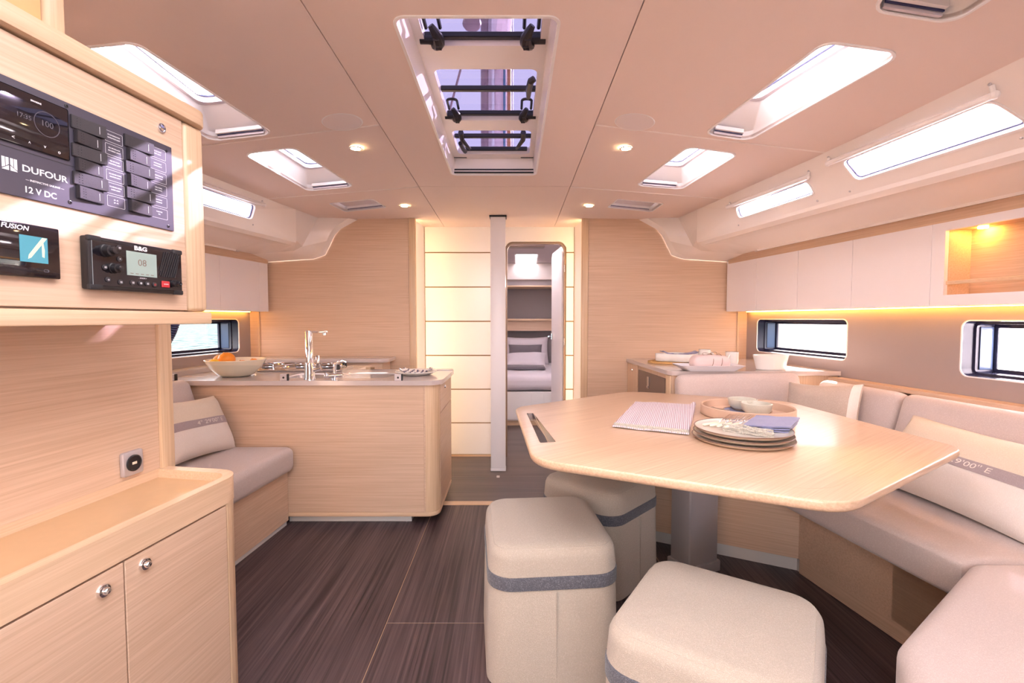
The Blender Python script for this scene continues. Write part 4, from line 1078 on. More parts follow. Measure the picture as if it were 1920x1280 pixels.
# ---- coiled microphone lead hanging behind the post
bm = NB(); pts = []
pa = PYY(330, 604, 1.66); pb = PYY(320, 640, 1.66); pc = PYY(284, 668, 1.66)
pa.z = 1.235
def bez(t): return pa * (1 - t) ** 2 + pb * 2 * t * (1 - t) + pc * t * t
N_ = 260
for i in range(N_ + 1):
    t = i / N_; p = bez(t); d = (bez(min(1, t + 0.01)) - bez(max(0, t - 0.01))).normalized(); a = d.cross(Vector((0, 1, 0))).normalized(); b_ = d.cross(a)
    th = 2 * PI * 22 * t; pts.append(p + (a * math.cos(th) + b_ * math.sin(th)) * 0.0145)
tube(bm, pts, 0.0042, 6); o = obj('coiled_lead', bm, 'seal_blue'); tag(o, 'dark coiled microphone lead hanging in front of the galley window', 'cable')
# ================================================================== PORT SETTEE
ps = thing('port_settee', 'small beige fabric bench between the low cabinet and the galley island', 'settee', (-1.6, 2.2, 0))
def sX(y): return -1.325 - 0.075 * (2.80 - y)
bm = NB(); quadbox(bm, ccw([(sX(1.57), 1.57), (sX(2.795), 2.795), (-2.18, 2.795), (-2.32, 1.57)]), 0.03, 0.334); obj('base', bm, 'oak_port', ps)
bm = NB(); quadbox(bm, ccw([(sX(1.57) - 0.012, 1.57), (sX(2.795) - 0.012, 2.795), (-2.18, 2.795), (-2.32, 1.57)]), 0.0, 0.0299); obj('kick_strip', bm, 'kick_white', ps)
bm = NB(); softprism(bm, rpoly([(-1.265, 2.79), (-1.36, 1.585), (-2.0, 1.585), (-1.95, 2.79)], [0.05, 0.05, 0.03, 0.03], 5), 0.335, 0.478, 0.04, 5, crown=0.008); obj('seat_cushion', bm, 'fabric_sofa', ps, smooth=60)
up = Vector((-0.30, 0, 0.954)); out = Vector((0.954, 0, 0.30)); yv = Vector((0, 1, 0))
T = frame4((-1.86, 2.165, 0.676), yv, up, out)
bm = NB(); rbox(bm, 0.60, 0.20, 0.065, 0.05, 4, 5, fn=lambda p: (p[0], p[1], p[2] * (1 + 0.12 * (1 - (p[0] / 0.6) ** 2)))); obj('back_cushion', xf(bm, T), 'fabric_sofa', ps, smooth=60)
# ---- throw pillows
def pillow_fn(w, h, t, seed=0):
    def f(u, v, side, off=0.0):
        x = w / 2 * u * (1 - 0.05 * (1 - v * v)); y = h / 2 * v * (1 - 0.09 * (1 - u * u))
        k = max(0.0, (1 - u ** 4)) ** 0.62 * max(0.0, (1 - v ** 4)) ** 0.62
        wr = 0.004 * noise.noise(Vector((u * 3 + seed, v * 3, side * 2.0))) * (0.3 + k)
        z = side * (t / 2 * k + 0.002 + off) + wr
        return Vector((x, y, z))
    return f
def pillow(name, label, mat4, w, h, t, mats, band=None, text=None, seed=0, border=None, n=22):
    base = mat4 @ Vector((0, -h / 2, 0))
    r = thing(name, label, 'pillow', tuple(base)); f = pillow_fn(w, h, t, seed)
    bm = NB(); V = {}
    split = (band[0] + band[1]) / 2 if band else -9
    for side in (1, -1):
        for i in range(n + 1):
            for j in range(n + 1):
                V[side, i, j] = bm.verts.new(f(-1 + 2 * i / n, -1 + 2 * j / n, side))
        for i in range(n):
            for j in range(n):
                fc_ = bm.faces.new([V[side, i, j], V[side, i + 1, j], V[side, i + 1, j + 1], V[side, i, j + 1]])
                fc_.material_index = 0 if (-1 + 2 * (j + 0.5) / n) > split else len(mats) - 1
    for q in range(n):
        for (i0, j0, i1, j1) in ((q, 0, q + 1, 0), (q, n, q + 1, n), (0, q, 0, q + 1), (n, q, n, q + 1)):
            bm.faces.new([V[1, i0, j0], V[1, i1, j1], V[-1, i1, j1], V[-1, i0, j0]])
    obj('cover', xf(bm, mat4), mats, r, smooth=60)
    if band:
        bm = NB(); rows = []
        for k in range(5):
            v = lerp(band[0], band[1], k / 4); rows.append([f(-0.99 + 1.98 * i / 40, v, 1, 0.0015) for i in range(41)])
        loft(bm, rows, close=False); bnd = obj('band', xf(bm, mat4), 'band_mauve', r, smooth=60)
        if text:
            tb = text_bm(text, (band[1] - band[0]) * h / 2 * 0.72, Matrix.Identity(4), 'CENTER', 0.0, 0.0, 1.45)
            for vtx in tb.verts:
                u = vtx.co.x / (w / 2) + text_off; v = (band[0] + band[1]) / 2 + vtx.co.y / (h / 2)
                vtx.co = f(u, v, 1, 0.0028)
            obj('lettering', xf(tb, mat4), 'linen_white', bnd, smooth=0)
    if border:
        bm = NB(); u0, u1 = border
        rows = [[f(lerp(u0, u1, k / 4), -0.99 + 1.98 * i / 30, 1, 0.002) for i in range(31)] for k in range(5)]
        loft(bm, rows, close=False); obj('border', xf(bm, mat4), 'linen_white', r, smooth=60)
    return r
text_off = 0.22
lu_ = Vector((-0.42, 0.10, 0.90)).normalized(); lx = Vector((0.05, 1, -0.02)).normalized(); lx = (lx - lu_ * lx.dot(lu_)).normalized(); ln_ = lx.cross(lu_)
T = frame4((-1.695, 2.53, 0.640), lx, lu_, ln_)
pillow('throw_pillow', 'cream and white pillow with mauve lettered band on the small bench', T, 0.50, 0.335, 0.13, ['linen_cream', 'linen_white'], band=(-0.10, 0.17), text="4\u00b0 29'00'' E", seed=3)
# ================================================================== GALLEY
isl = thing('kitchen_island', 'oak galley island with rounded end below the grey worktop', 'cabinet', (-1.2, 3.1, 0))
def ip(d): return ccw(rpoly([(-2.25, 2.80 + d), (-0.435 - d, 2.80 + d), (-0.435 - d, 3.405), (-2.2, 3.405)], [0, 0.075, 0.02, 0], 7))
bm = NB(); slab(bm, ip(0.004), [ccw([(-2.2, 2.835), (-0.48, 2.835), (-0.48, 3.38), (-2.2, 3.38)])], lambda u, v, w: (u, v, 0.05 + 0.784 * w)); obj('body', bm, 'oak_x', isl)
bm = NB(); box(bm, -2.2, -0.52, 2.7985, 2.8035, 0.075, 0.833); obj('front_panel', bm, 'oak_x', isl)
bm = NB(); softprism(bm, ip(-0.002), 0.048, 0.074, 0.004, 2); obj('bottom_rail', bm, 'oak_edge_x', isl)
bm = NB(); quadbox(bm, [p for p in ip(0.0) if p[0] > -0.517 and p[1] < 2.878] + [(-0.517, 2.86)], 0.075, 0.8335); obj('corner_post', bm, 'oak_edge_z', isl, smooth=50)
bm = NB(); box(bm, -0.44, -0.4335, 2.885, 3.395, 0.655, 0.828, 0.001, 1); dr = obj('drawer', bm, 'oak_y', isl)
bm = NB(); lathe(bm, [(0.0005, 0.01), (0.008, 0.009), (0.012, 0.003), (0.012, 0)], 16); obj('knob', xf(bm, frame4((-0.433, 3.06, 0.79), (0, 1, 0), (0, 0, 1), (1, 0, 0))), 'chrome', dr)
bm = NB(); box(bm, -0.44, -0.4335, 2.885, 3.395, 0.082, 0.650, 0.001, 1); obj('door', bm, 'oak_y', isl)
bm = NB(); box(bm, -1.345, -0.605, 2.845, 3.36, 0.0, 0.049, 0.002, 1); box(bm, -0.64, -0.634, 2.8445, 2.846, 0.0, 0.049); obj('kick_plate', bm, 'kick_white', isl)
WT = 0.862
wt = thing('worktop', 'grey composite worktop of the galley island with rounded end', 'worktop', (-1.2, 3.1, 0.836))
wout = rpoly([(-2.245, 2.772), (-0.41, 2.772), (-0.41, 3.42), (-1.10, 3.42), (-1.10, 3.60), (-2.15, 3.60)], [0, 0.10, 0.06, 0.0, 0.0, 0], 7)
sinkh = rpoly([(-1.40, 2.905), (-0.78, 2.905), (-0.70, 3.16), (-1.40, 3.16)], 0.05, 5)
bm = NB(); slab(bm, wout, [sinkh], lambda u, v, w: (u, v, WT - 0.027 * w)); obj('slab', bm, 'worktop', wt, smooth=40)
bm = NB(); slab(bm, rpoly([(-0.80, 3.34), (-0.418, 3.34), (-0.418, 3.414), (-0.80, 3.414)], 0.02, 4), [], lambda u, v, w: (u, v, WT + 0.0002 + 0.006 * w)); obj('raised_edge', bm, 'worktop', wt)
sk = thing('sink', 'recessed steel sink in the galley worktop', 'sink', (-1.08, 3.03, 0.70))
bm = NB(); s0 = ccw(sinkh); loft(bm, [[(x, y, WT - 0.006) for x, y in inset(s0, -0.0)], [(x, y, WT - 0.008) for x, y in inset(s0, 0.004)], [(x, y, 0.72) for x, y in inset(s0, 0.02)], [(x, y, 0.705) for x, y in inset(s0, 0.04)]], True, False, True); obj('basin', bm, 'steel', sk, smooth=50)
bm = NB(); lathe(bm, [(0.03, 0.002), (0.028, 0.004), (0.001, 0.003)], 16, (-1.08, 3.03, 0.705)); obj('drain', bm, 'chrome', sk)
# mixer tap
fp = PZ(577, 712, WT); FX, FY = fp.x, 2.845
tp = thing('mixer_tap', 'tall chrome mixer tap with thin straight spout', 'tap', (FX, FY, WT))
bm = NB(); lathe(bm, [(0.034, 0.0005), (0.034, 0.004), (0.031, 0.012), (0.0275, 0.09), (0.026, 0.10), (0.022, 0.102), (0.021, 0.286), (0.019, 0.29), (0.001, 0.291)], 32, (FX, FY, WT)); obj('body', bm, 'chrome', tp, smooth=40)
bm = NB(); box(bm, FX - 0.01, FX + 0.112, FY - 0.012, FY + 0.012, WT + 0.277, WT + 0.289, 0.003, 2); lathe(bm, [(0.010, -0.014), (0.010, 0.0)], 16, (FX + 0.092, FY, WT + 0.277), True, False); obj('spout', bm, 'chrome', tp)
bm = NB(); tube(bm, [(FX + 0.01, FY, WT + 0.055), (FX + 0.062, FY + 0.01, WT + 0.068)], 0.017, 14); box(bm, FX + 0.040, FX + 0.060, FY - 0.008, FY + 0.008, WT + 0.07, WT + 0.145, 0.004, 2); obj('lever', bm, 'chrome', tp)
sp_ = PZ(622, 712, WT); SX, SY = sp_.x, 2.865
so = thing('salt_water_tap', 'short curved chrome tap beside the tall mixer', 'tap', (SX, SY, WT))
bm = NB(); lathe(bm, [(0.021, 0.0005), (0.021, 0.006), (0.011, 0.012), (0.009, 0.045), (0.009, 0.05)], 20, (SX, SY, WT)); tube(bm, [(SX, SY, WT + 0.045), (SX + 0.002, SY, WT + 0.085), (SX + 0.015, SY, WT + 0.10), (SX + 0.05, SY + 0.01, WT + 0.108), (SX + 0.066, SY + 0.012, WT + 0.098)], [0.009, 0.009, 0.009, 0.009, 0.008], 10); obj('body', bm, 'chrome', so, smooth=50)
bm = NB(); tube(bm, [(SX - 0.045, SY - 0.005, WT + 0.020), (SX + 0.05, SY, WT + 0.026)], 0.013, 12); sph(bm, (SX - 0.045, SY - 0.005, WT + 0.021), 0.019, 14, 8); sph(bm, (SX + 0.085, SY + 0.01, WT + 0.026), 0.011, 10, 8); tube(bm, [(SX + 0.05, SY, WT + 0.026), (SX + 0.085, SY + 0.01, WT + 0.026)], 0.006, 8); obj('valve', bm, 'chrome', so)
# low glass guard along the worktop front
gg = thing('glass_guard', 'low clear glass guard along the worktop front on small clamps', 'glass guard', (-1.3, 2.795, WT))
bm = NB(); box(bm, -2.15, PYY(778, 700, 2.795).x, 2.792, 2.798, WT + 0.0005, WT + 0.088, 0.001, 1); obj('glass', bm, 'glass_guard', gg)
for px in (323, 533, 747):
    x = PYY(px, 705, 2.79).x; bm = NB(); box(bm, x - 0.021, x + 0.018, 2.780, 2.791, WT + 0.0003, WT + 0.038, 0.001, 1); cl = obj('clamp', bm, 'silver_plate', gg)
    bm = NB(); lathe(bm, [(0.006, 0.0), (0.006, 0.002), (0.003, 0.002), (0.0005, 0.0012)], 12); obj('screw', xf(bm, frame4((x, 2.7799, WT + 0.018), (1, 0, 0), (0, 0, 1), (0, -1, 0))), 'black_plastic', cl)
    bm = NB(); box(bm, x + 0.0185, x + 0.024, 2.780, 2.799, WT + 0.0003, WT + 0.038); obj('pad', bm, 'dark_rubber', cl)
# fruit bowl + fruit
bp2 = PZ(441, 706, WT); BX, BY = bp2.x - 0.01, bp2.y + 0.03
bo = thing('fruit_bowl', 'wide cream bowl of citrus on the galley worktop', 'bowl', (BX, BY, WT))
R_ = 0.172
bm = NB(); lathe(bm, [(0.001, 0.004), (0.075, 0.001), (0.10, 0.012), (0.142, 0.055), (R_, 0.105), (R_ - 0.003, 0.108), (R_ - 0.007, 0.105), (0.136, 0.058), (0.094, 0.020), (0.05, 0.012), (0.001, 0.011)], 48, (BX, BY, WT)); obj('body', bm, 'bowl_cream', bo, smooth=50)
def fruit(name, label, cat, px, py, r, mat, dz=0.0, s=(1, 1, 0.93)):
    p = PYY(px, py, BY + dz); bm = NB(); sph(bm, p, r, 22, 14, s); o = obj('skin', bm, mat); t = thing(name, label, cat, (p.x, p.y, p.z - r * 0.9)); attach(o, t)
    bm = NB(); sph(bm, (p.x - 0.3 * r, p.y - 0.1 * r, p.z + r * s[2] * 0.96), 0.004, 8, 6); q = obj('stem_end', bm, 'seagrass', t)
    return t
fruit('orange', 'large orange on top of the fruit in the bowl', 'orange', 425, 674, 0.049, 'orange_peel', -0.02)
fruit('lemon', 'yellow lemon at the bowl edge beside the large orange', 'lemon', 402, 682, 0.033, 'lemon_peel', -0.06, (1.2, 0.95, 0.9))
fruit('peach', 'pale peach behind the large orange', 'peach', 412, 676, 0.040, plain('peach_skin', (0.85, 0.45, 0.18), rough=0.6), 0.06)
fruit('mandarin', 'mandarin low in the bowl away from the large orange', 'mandarin', 455, 686, 0.040, 'orange_peel', 0.02)
fruit('tangerine', 'small tangerine at the bowl rim nearest the tap', 'tangerine', 476, 680, 0.030, 'orange_peel', 0.03)
# plate with patterned napkins
pp_ = PZ(777, 704, WT); PXc, PYc = pp_.x, pp_.y + 0.06
pl = thing('side_plate', 'white plate with crumpled striped napkin on the island end', 'plate', (PXc, PYc, WT))
bm = NB(); lathe(bm, [(0.001, 0.001), (0.08, 0.001), (0.10, 0.006), (0.135, 0.022), (0.133, 0.025), (0.097, 0.011), (0.001, 0.008)], 40, (PXc, PYc, WT)); obj('dish', bm, 'ceramic_white', pl, smooth=50)
m_, nt, b_ = nmat('striped_cloth'); tcn = nt.nodes.new('ShaderNodeTexCoord'); wv = nt.nodes.new('ShaderNodeTexWave'); wv.inputs['Scale'].default_value = 9.0; wv.inputs['Distortion'].default_value = 3.0; wv.inputs['Detail Scale'].default_value = 2
crn = nt.nodes.new('ShaderNodeValToRGB'); crn.color_ramp.interpolation = 'CONSTANT'
for pos, c in ((0.0, (0.85, 0.80, 0.80)), (0.55, (0.30, 0.12, 0.06)), (0.70, (0.80, 0.76, 0.74)), (0.85, (0.10, 0.09, 0.16))):
    el = crn.color_ramp.elements.new(pos); el.color = (*c, 1)
nt.links.new(tcn.outputs['Object'], wv.inputs['Vector']); nt.links.new(wv.outputs['Fac'], crn.inputs['Fac']); nt.links.new(crn.outputs['Color'], b_.inputs['Base Color']); b_.inputs['Roughness'].default_value = 0.9; MATS['striped_cloth'] = m_
nk = NB(); n = 26; V = []
for i in range(n + 1):
    row = []
    for j in range(n + 1):
        u, v = -1 + 2 * i / n, -1 + 2 * j / n
        z = 0.016 + 0.022 * abs(noise.noise(Vector((u * 2.6, v * 2.6, 1.7)))) + 0.018 * max(0, abs(u) - 0.6) / 0.4
        row.append(nk.verts.new((PXc + 0.105 * u * (1 - 0.15 * v * v), PYc + 0.085 * v * (1 - 0.2 * u * u), WT + z)))
    V.append(row)
for i in range(n):
    for j in range(n): nk.faces.new((V[i][j], V[i + 1][j], V[i + 1][j + 1], V[i][j + 1]))
o = obj('striped_napkin', nk, 'striped_cloth', smooth=60); tag(o, 'crumpled striped napkin lying on the white plate by the sink', 'napkin')
md = o.modifiers.new('thick', 'SOLIDIFY'); md.thickness = 0.002; md.offset = 1
# far counter along the bulkhead with hob
ca = thing('galley_cabinet', 'oak galley cabinet with grey top against the bulkhead', 'cabinet', (-1.5, 3.75, 0))
bm = NB(); box(bm, -2.13, -0.99, 3.655, 3.886, 0.0, 0.888); obj('body', bm, 'oak_x', ca)
bm = NB(); softprism(bm, rpoly([(-2.12, 3.625), (-0.945, 3.625), (-0.945, 3.887), (-2.12, 3.887)], [0, 0.07, 0, 0], 6), 0.889, 0.918, 0.003, 2); obj('top', bm, 'worktop', ca)
bm = NB(); box(bm, -1.35, -1.05, 3.652, 3.656, 0.832, 0.852); obj('slot', bm, 'groove_brown', ca)
cb = thing('galley_side_cabinet', 'galley cabinet below the hob along the hull side', 'cabinet', (-1.7, 3.5, 0))
bm = NB(); box(bm, -2.15, -1.12, 3.415, 3.592, 0.0, 0.834); obj('body', bm, 'oak_x', cb)
hb = thing('gas_hob', 'steel gas hob with wire pan supports behind the fruit bowl', 'hob', (-1.5, 3.45, WT))
bm = NB(); softprism(bm, rpoly([(-1.93, 3.25), (-1.18, 3.25), (-1.18, 3.57), (-1.93, 3.57)], 0.02, 4), WT + 0.0005, WT + 0.012, 0.004, 2); obj('plate', bm, 'steel', hb)
for cxx in (-1.74, -1.50, -1.31):
    bm = NB()
    for k in range(4):
        a = PI / 4 + k * PI / 2; tube(bm, [(cxx + 0.11 * math.cos(a), 3.41 + 0.11 * math.sin(a), WT + 0.013), (cxx + 0.11 * math.cos(a), 3.41 + 0.11 * math.sin(a), WT + 0.040), (cxx + 0.02 * math.cos(a), 3.41 + 0.02 * math.sin(a), WT + 0.044)], 0.004, 6)
    tube(bm, [(cxx + 0.11 * math.cos(t * PI / 12), 3.41 + 0.11 * math.sin(t * PI / 12), WT + 0.028) for t in range(25)], 0.004, 6, cap=False)
    gt = obj('pan_support', bm, 'chrome', hb)
    bm = NB(); lathe(bm, [(0.04, 0.0), (0.038, 0.014), (0.02, 0.018), (0.001, 0.018)], 20, (cxx, 3.41, WT + 0.0125)); obj('burner', bm, 'black_plastic', hb)
for yk in (3.33, 3.47):
    bm = NB(); lathe(bm, [(0.018, 0.0), (0.016, 0.03), (0.001, 0.03)], 16, (-1.215, yk, WT + 0.0125)); obj('control_knob', bm, 'black_plastic', hb)
# ledge along the hull behind the worktop
bm = NB(); quadbox(bm, ccw([(-2.255, 2.80), (-2.165, 3.598), (-2.02, 3.598), (-2.10, 2.80)]), WT + 0.0005, WT + 0.03); o = obj('hull_ledge', bm, 'worktop'); tag(o, 'low grey upstand along the hull window beside the galley worktop', 'ledge')
# ================================================================== WALL LOCKERS
def lockY(px, s):
    a = (px - 960) / FPX
    if s > 0: return (1.725 + 0.148 * 3.9) / (a + 0.148)
    return (2 * CX - 1.725 - 0.148 * 3.9) / (a - 0.148)
LZ0, LZ1 = 1.280, 1.678
def wl_frame(s): return frame4((mx(Xc(0), s), 0, 0), (-0.148 * s, 1, 0), (0, 0, 1), Vector((-s, -0.148, 0)).normalized())
def locker(s, ya, yb, label, group=None):
    F = wl_frame(s); ym = (ya + yb) / 2
    r = thing('wall_locker', label, 'cabinet', (mx(Xc(ym) + 0.06, s), ym, LZ0), group=group)
    bm = NB(); quadbox(bm, ccw([(mx(Xc(ya) + 0.02, s), ya + 0.001), (mx(Xc(yb) + 0.02, s), yb - 0.001), (mx(Xw(yb) - 0.002, s), yb - 0.001), (mx(Xw(ya) - 0.002, s), ya + 0.001)]), LZ0, LZ1 - 0.001); obj('body', bm, 'lacquer', r)
    bm = NB(); box(bm, ya + 0.0012, yb - 0.0012, LZ0, LZ1, -0.018, 0.001, 0.001, 1); obj('door', xf(bm, F), 'lacquer', r)
    return r
ys_ = [lockY(px, 1) for px in (1357, 1416, 1493, 1594, 1741)]
labs = ['narrow white wall locker in the corner by the oak bulkhead above the sideboard', 'white wall locker second from the oak bulkhead above the settee', 'white wall locker third from the oak bulkhead above the settee', 'wide white wall locker next to the lit open shelf']
for k in range(4): locker(1, ys_[k + 1], ys_[k] - (0.03 if k == 0 else 0), labs[k])
yl_ = [lockY(px, -1) for px in (509, 488, 415)] + [1.9, 1.3]
labs = ['narrow white wall locker against the oak bulkhead above the hob', 'wide white wall locker over the galley window', 'white wall locker partly hidden by the instrument cabinet', 'white wall locker behind the instrument cabinet']
for k in range(3): locker(-1, yl_[k + 1], yl_[k] - (0.03 if k == 0 else 0), labs[k])
# lit open shelf
yo1 = ys_[4]; yo0 = 0.95; F = wl_frame(1)
osf = thing('open_shelf', 'white framed open shelf lined in oak and lit from inside', 'shelf', (Xc(1.7) + 0.06, 1.7, LZ0))
bm = NB(); ya = lockY(1766, 1); slab(bm, [(yo0, LZ0), (yo1 - 0.0012, LZ0), (yo1 - 0.0012, LZ1), (yo0, LZ1)], [[(yo0 + 0.06, 1.330), (ya, 1.330), (ya, 1.622), (yo0 + 0.06, 1.622)]], lambda u, v, w: (u, v, 0.001 - 0.02 * w)); obj('face_frame', xf(bm, F), 'lacquer', osf)
bm = NB()
for (x0, x1, z0, z1) in ((0, 0, 0, 0),):
    y0, y1 = yo0 + 0.055, ya + 0.004
    q = ccw([(Xc(y0) + 0.022, y0), (Xc(y1) + 0.022, y1), (Xw(y1) - 0.012, y1), (Xw(y0) - 0.012, y0)])
    quadbox(bm, q, 1.318, 1.329); quadbox(bm, q, 1.625, 1.636)
    quadbox(bm, ccw([(Xw(y0) - 0.012, y0), (Xw(y1) - 0.012, y1), (Xw(y1) - 0.004, y1), (Xw(y0) - 0.004, y0)]), 1.318, 1.636)
    quadbox(bm, ccw([(Xc(y1) + 0.022, y1), (Xw(y1) - 0.006, y1), (Xw(y1) - 0.006, y1 + 0.01), (Xc(y1) + 0.022, y1 + 0.01)]), 1.318, 1.636)
obj('oak_lining', bm, 'oak_side', osf)
bm = NB(); box(bm, yo0 + 0.06, ya, 1.377, 1.394, -0.016, -0.008, 0.002, 1); obj('fiddle_bar', xf(bm, F), 'oak_edge_y', osf)
bm = NB(); lathe(bm, [(0.001, 0), (0.018, 0), (0.018, 0.004)], 16, (Xc(ya - 0.07) + 0.09, ya - 0.07, 1.6195)); obj('lamp', bm, 'led_shelf', osf)
bm = NB(); lathe(bm, [(0.001, 0), (0.018, 0), (0.018, 0.004)], 16, (Xc(1.35) + 0.09, 1.35, 1.6195)); obj('lamp', bm, 'led_shelf', osf)
# LED strips under the lockers
for s in (1, -1):
    y0, y1 = (1.0, 3.86) if s > 0 else (1.75, 3.86)
    bm = NB(); quadbox(bm, ccw([(mx(Xw(y0) - 0.030, s), y0), (mx(Xw(y1) - 0.030, s), y1), (mx(Xw(y1) - 0.020, s), y1), (mx(Xw(y0) - 0.020, s), y0)]), LZ0 - 0.0045, LZ0 - 0.0005)
    o = obj('led_strip', bm, 'led_warm'); tag(o, 'warm light strip under the white lockers on the %s side' % ('settee' if s > 0 else 'galley'), 'light strip')
# ================================================================== MAST POST
cp = thing('mast_post', 'square white post standing from floor to ceiling beside the cabin door', 'post', (CX, 3.86, 0))
x0, x1 = PYY(920, 700, 3.80).x, PYY(948, 700, 3.80).x
bm = NB(); box(bm, x0, x1, 3.80, 3.886, 0.001, zmid(3.85) - 0.001, 0.004, 2); obj('column', bm, 'post_white', cp)
bm = NB(); box(bm, x0 - 0.002, x1 + 0.002, 3.798, 3.887, 0.0005, 0.022, 0.003, 1); obj('foot_plate', bm, 'post_white', cp)
bm = NB(); box(bm, x0 - 0.008, x1 + 0.008, 3.794, 3.90, zmid(3.85) - 0.012, zmid(3.85) - 0.0005, 0.001, 1); obj('collar', bm, 'dark_rubber', cp)
p = PZ(934, 894, 0.0); bm = NB(); box(bm, p.x - 0.012, p.x + 0.012, p.y - 0.02, p.y + 0.02, 0.0005, 0.006, 0.002, 1); o = obj('floor_catch', bm, 'kick_white'); tag(o, 'tiny white floor catch in front of the post', 'catch')
# ================================================================== FORWARD BERTH
be = thing('berth', 'made bed with lilac grey linen in the forward cabin', 'bed', (0.2, 6.2, 0))
bm = NB(); box(bm, -1.2, 1.4, 5.45, 6.95, 0.06, 0.392); obj('base', bm, 'panel_cream', be)
for a, b in ((-0.5, 0.215), (0.222, 0.36), (0.367, 0.9)):
    bm = NB(); box(bm, a, b, 5.44, 5.449, 0.075, 0.385, 0.001, 1); obj('front_panel', bm, 'panel_cream', be)
bm = NB(); box(bm, -1.2, 1.4, 5.47, 5.50, 0.0, 0.059); obj('plinth', bm, 'oak_edge_x', be)
def mat_fn(p):
    w = 0.012 * noise.noise(Vector((p[0] * 5, p[1] * 5, p[2] * 6))); return (p[0], p[1] + (w * 1.5 if p[1] < -0.6 else 0), p[2] + w + (0.012 * max(0, 1 - ((p[0]) / 1.2) ** 2) if p[2] > 0 else 0.012))
bm = NB(); rbox(bm, 1.29, 0.76, 0.092, 0.07, 4, 14, fn=mat_fn, mat=Matrix.Translation((0.1, 6.18, 0.488))); obj('mattress', bm, 'bed_linen', be, smooth=60)
def bed_pillow(name, label, px, py, y, w, h, t, up, rot, mats, seed):
    u_ = Vector(up).normalized(); x_ = Vector((math.cos(rot), math.sin(rot), 0)); x_ = (x_ - u_ * x_.dot(u_)).normalized(); n_ = x_.cross(u_)
    pillow(name, label, frame4(PYY(px, py, y), x_, u_, n_), w, h, t, mats, seed=seed, n=14)
bed_pillow('bed_pillow', 'large upright white pillow against the cabin wall', 987, 657, 6.74, 0.62, 0.42, 0.16, (0, 0.42, 0.9), 0, ['bed_linen'], 1)
bed_pillow('bed_cushion', 'slim grey cushion in front of the upright pillow', 985, 658, 6.52, 0.46, 0.19, 0.10, (0, 0.35, 0.93), 0, ['bed_grey'], 2)
bed_pillow('lying_pillow', 'white pillow lying flat on the bed in front of the grey cushion', 984, 677, 6.25, 0.55, 0.36, 0.15, (0.05, 0.75, 0.40), -0.15, ['bed_linen'], 5)
bm = NB(); rbox(bm, 0.35, 0.16, 0.02, 0.018, 2, 6, mat=Matrix.Translation((0.06, 6.02, 0.617))); o = obj('folded_blanket', bm, 'bed_grey', smooth=50); tag(o, 'folded grey blanket under the lying pillow', 'blanket')
# ================================================================== STARBOARD SIDEBOARD
ST = 0.90
sb = thing('sideboard', 'oak sideboard with grey top and built in fridge by the bulkhead', 'cabinet', (1.4, 3.4, 0))
def sLX(y): return 0.94 + 0.0412 * (3.9 - y)
bm = NB(); quadbox(bm, ccw([(sLX(2.955) + 0.008, 2.955), (sLX(3.886) + 0.008, 3.886), (Xw(3.886) - 0.004, 3.886), (Xw(2.955) - 0.004, 2.955)]), 0.0, 0.872); obj('body', bm, 'oak_z', sb)
bm = NB(); slab(bm, rpoly([(sLX(2.935) - 0.012, 2.935), (Xw(2.935) - 0.003, 2.935), (Xw(3.887) - 0.003, 3.887), (sLX(3.887) - 0.012, 3.887)], [0.06, 0, 0, 0], 6), [], lambda u, v, w: (u, v, ST - 0.027 * w)); obj('worktop', bm, 'worktop', sb, smooth=40)
SM = frame4((sLX(0), 0, 0), (-0.0412, 1, 0), (0, 0, 1), Vector((-1, -0.0412, 0)).normalized())
bm = NB(); box(bm, 3.63, 3.885, 0.10, 0.868, -0.006, 0.001, 0.001, 1); nd = obj('narrow_door', xf(bm, SM), 'oak_z', sb)
bm = NB(); lathe(bm, [(0.0005, 0.008), (0.01, 0.006), (0.012, 0)], 14); obj('knob', xf(bm, SM @ Matrix.Translation((3.76, 0.822, 0.001))), 'chrome', nd)
bm = NB(); box(bm, 3.045, 3.60, 0.10, 0.842, -0.006, 0.0, 0.001, 1); fr = obj('fridge_drawer', xf(bm, SM), plain('fridge_brown', (0.20, 0.14, 0.115), rough=0.35, metal=0.3), sb)
bm = NB(); box(bm, 3.345, 3.385, 0.73, 0.815, 0.0002, 0.006, 0.001, 1); obj('latch', xf(bm, SM), 'steel', fr)
bm = NB(); box(bm, 3.355, 3.375, 0.738, 0.750, 0.0062, 0.011, 0.001, 1); obj('latch_key', xf(bm, SM), 'chrome', fr)
bm = NB(); box(bm, 2.952, 3.03, 0.02, 0.871, -0.008, 0.003, 0.006, 3); obj('corner_post', xf(bm, SM), 'oak_edge_z', sb)
# things on the sideboard
def at(px, py, z): return PZ(px, py, z)
p = at(1250, 681, ST); p.y += 0.04
mt = thing('woven_mat', 'round woven seagrass mat under the white dish', 'mat', (p.x + 0.02, p.y, ST))
bm = NB()
for k in range(6): tube(bm, [(p.x + 0.02 + (0.025 + 0.022 * k) * math.cos(a * PI / 18), p.y + (0.025 + 0.022 * k) * math.sin(a * PI / 18), ST + 0.0075) for a in range(37)], 0.007, 6, cap=False)
lathe(bm, [(0.001, 0.001), (0.14, 0.001), (0.14, 0.006), (0.001, 0.006)], 30, (p.x + 0.02, p.y, ST)); obj('coils', bm, 'seagrass', mt)
q = at(1275, 677, ST + 0.015); q.y += 0.02
ds = thing('scalloped_dish', 'white lobed dish on the woven mat', 'dish', (q.x, q.y, ST + 0.016))
bm = NB()
def lob(r, z): return [(q.x + r * (1 + 0.14 * math.cos(4 * a)) * math.cos(a), q.y + 0.75 * r * (1 + 0.14 * math.cos(4 * a)) * math.sin(a), z) for a in [2 * PI * k / 64 for k in range(64)]]
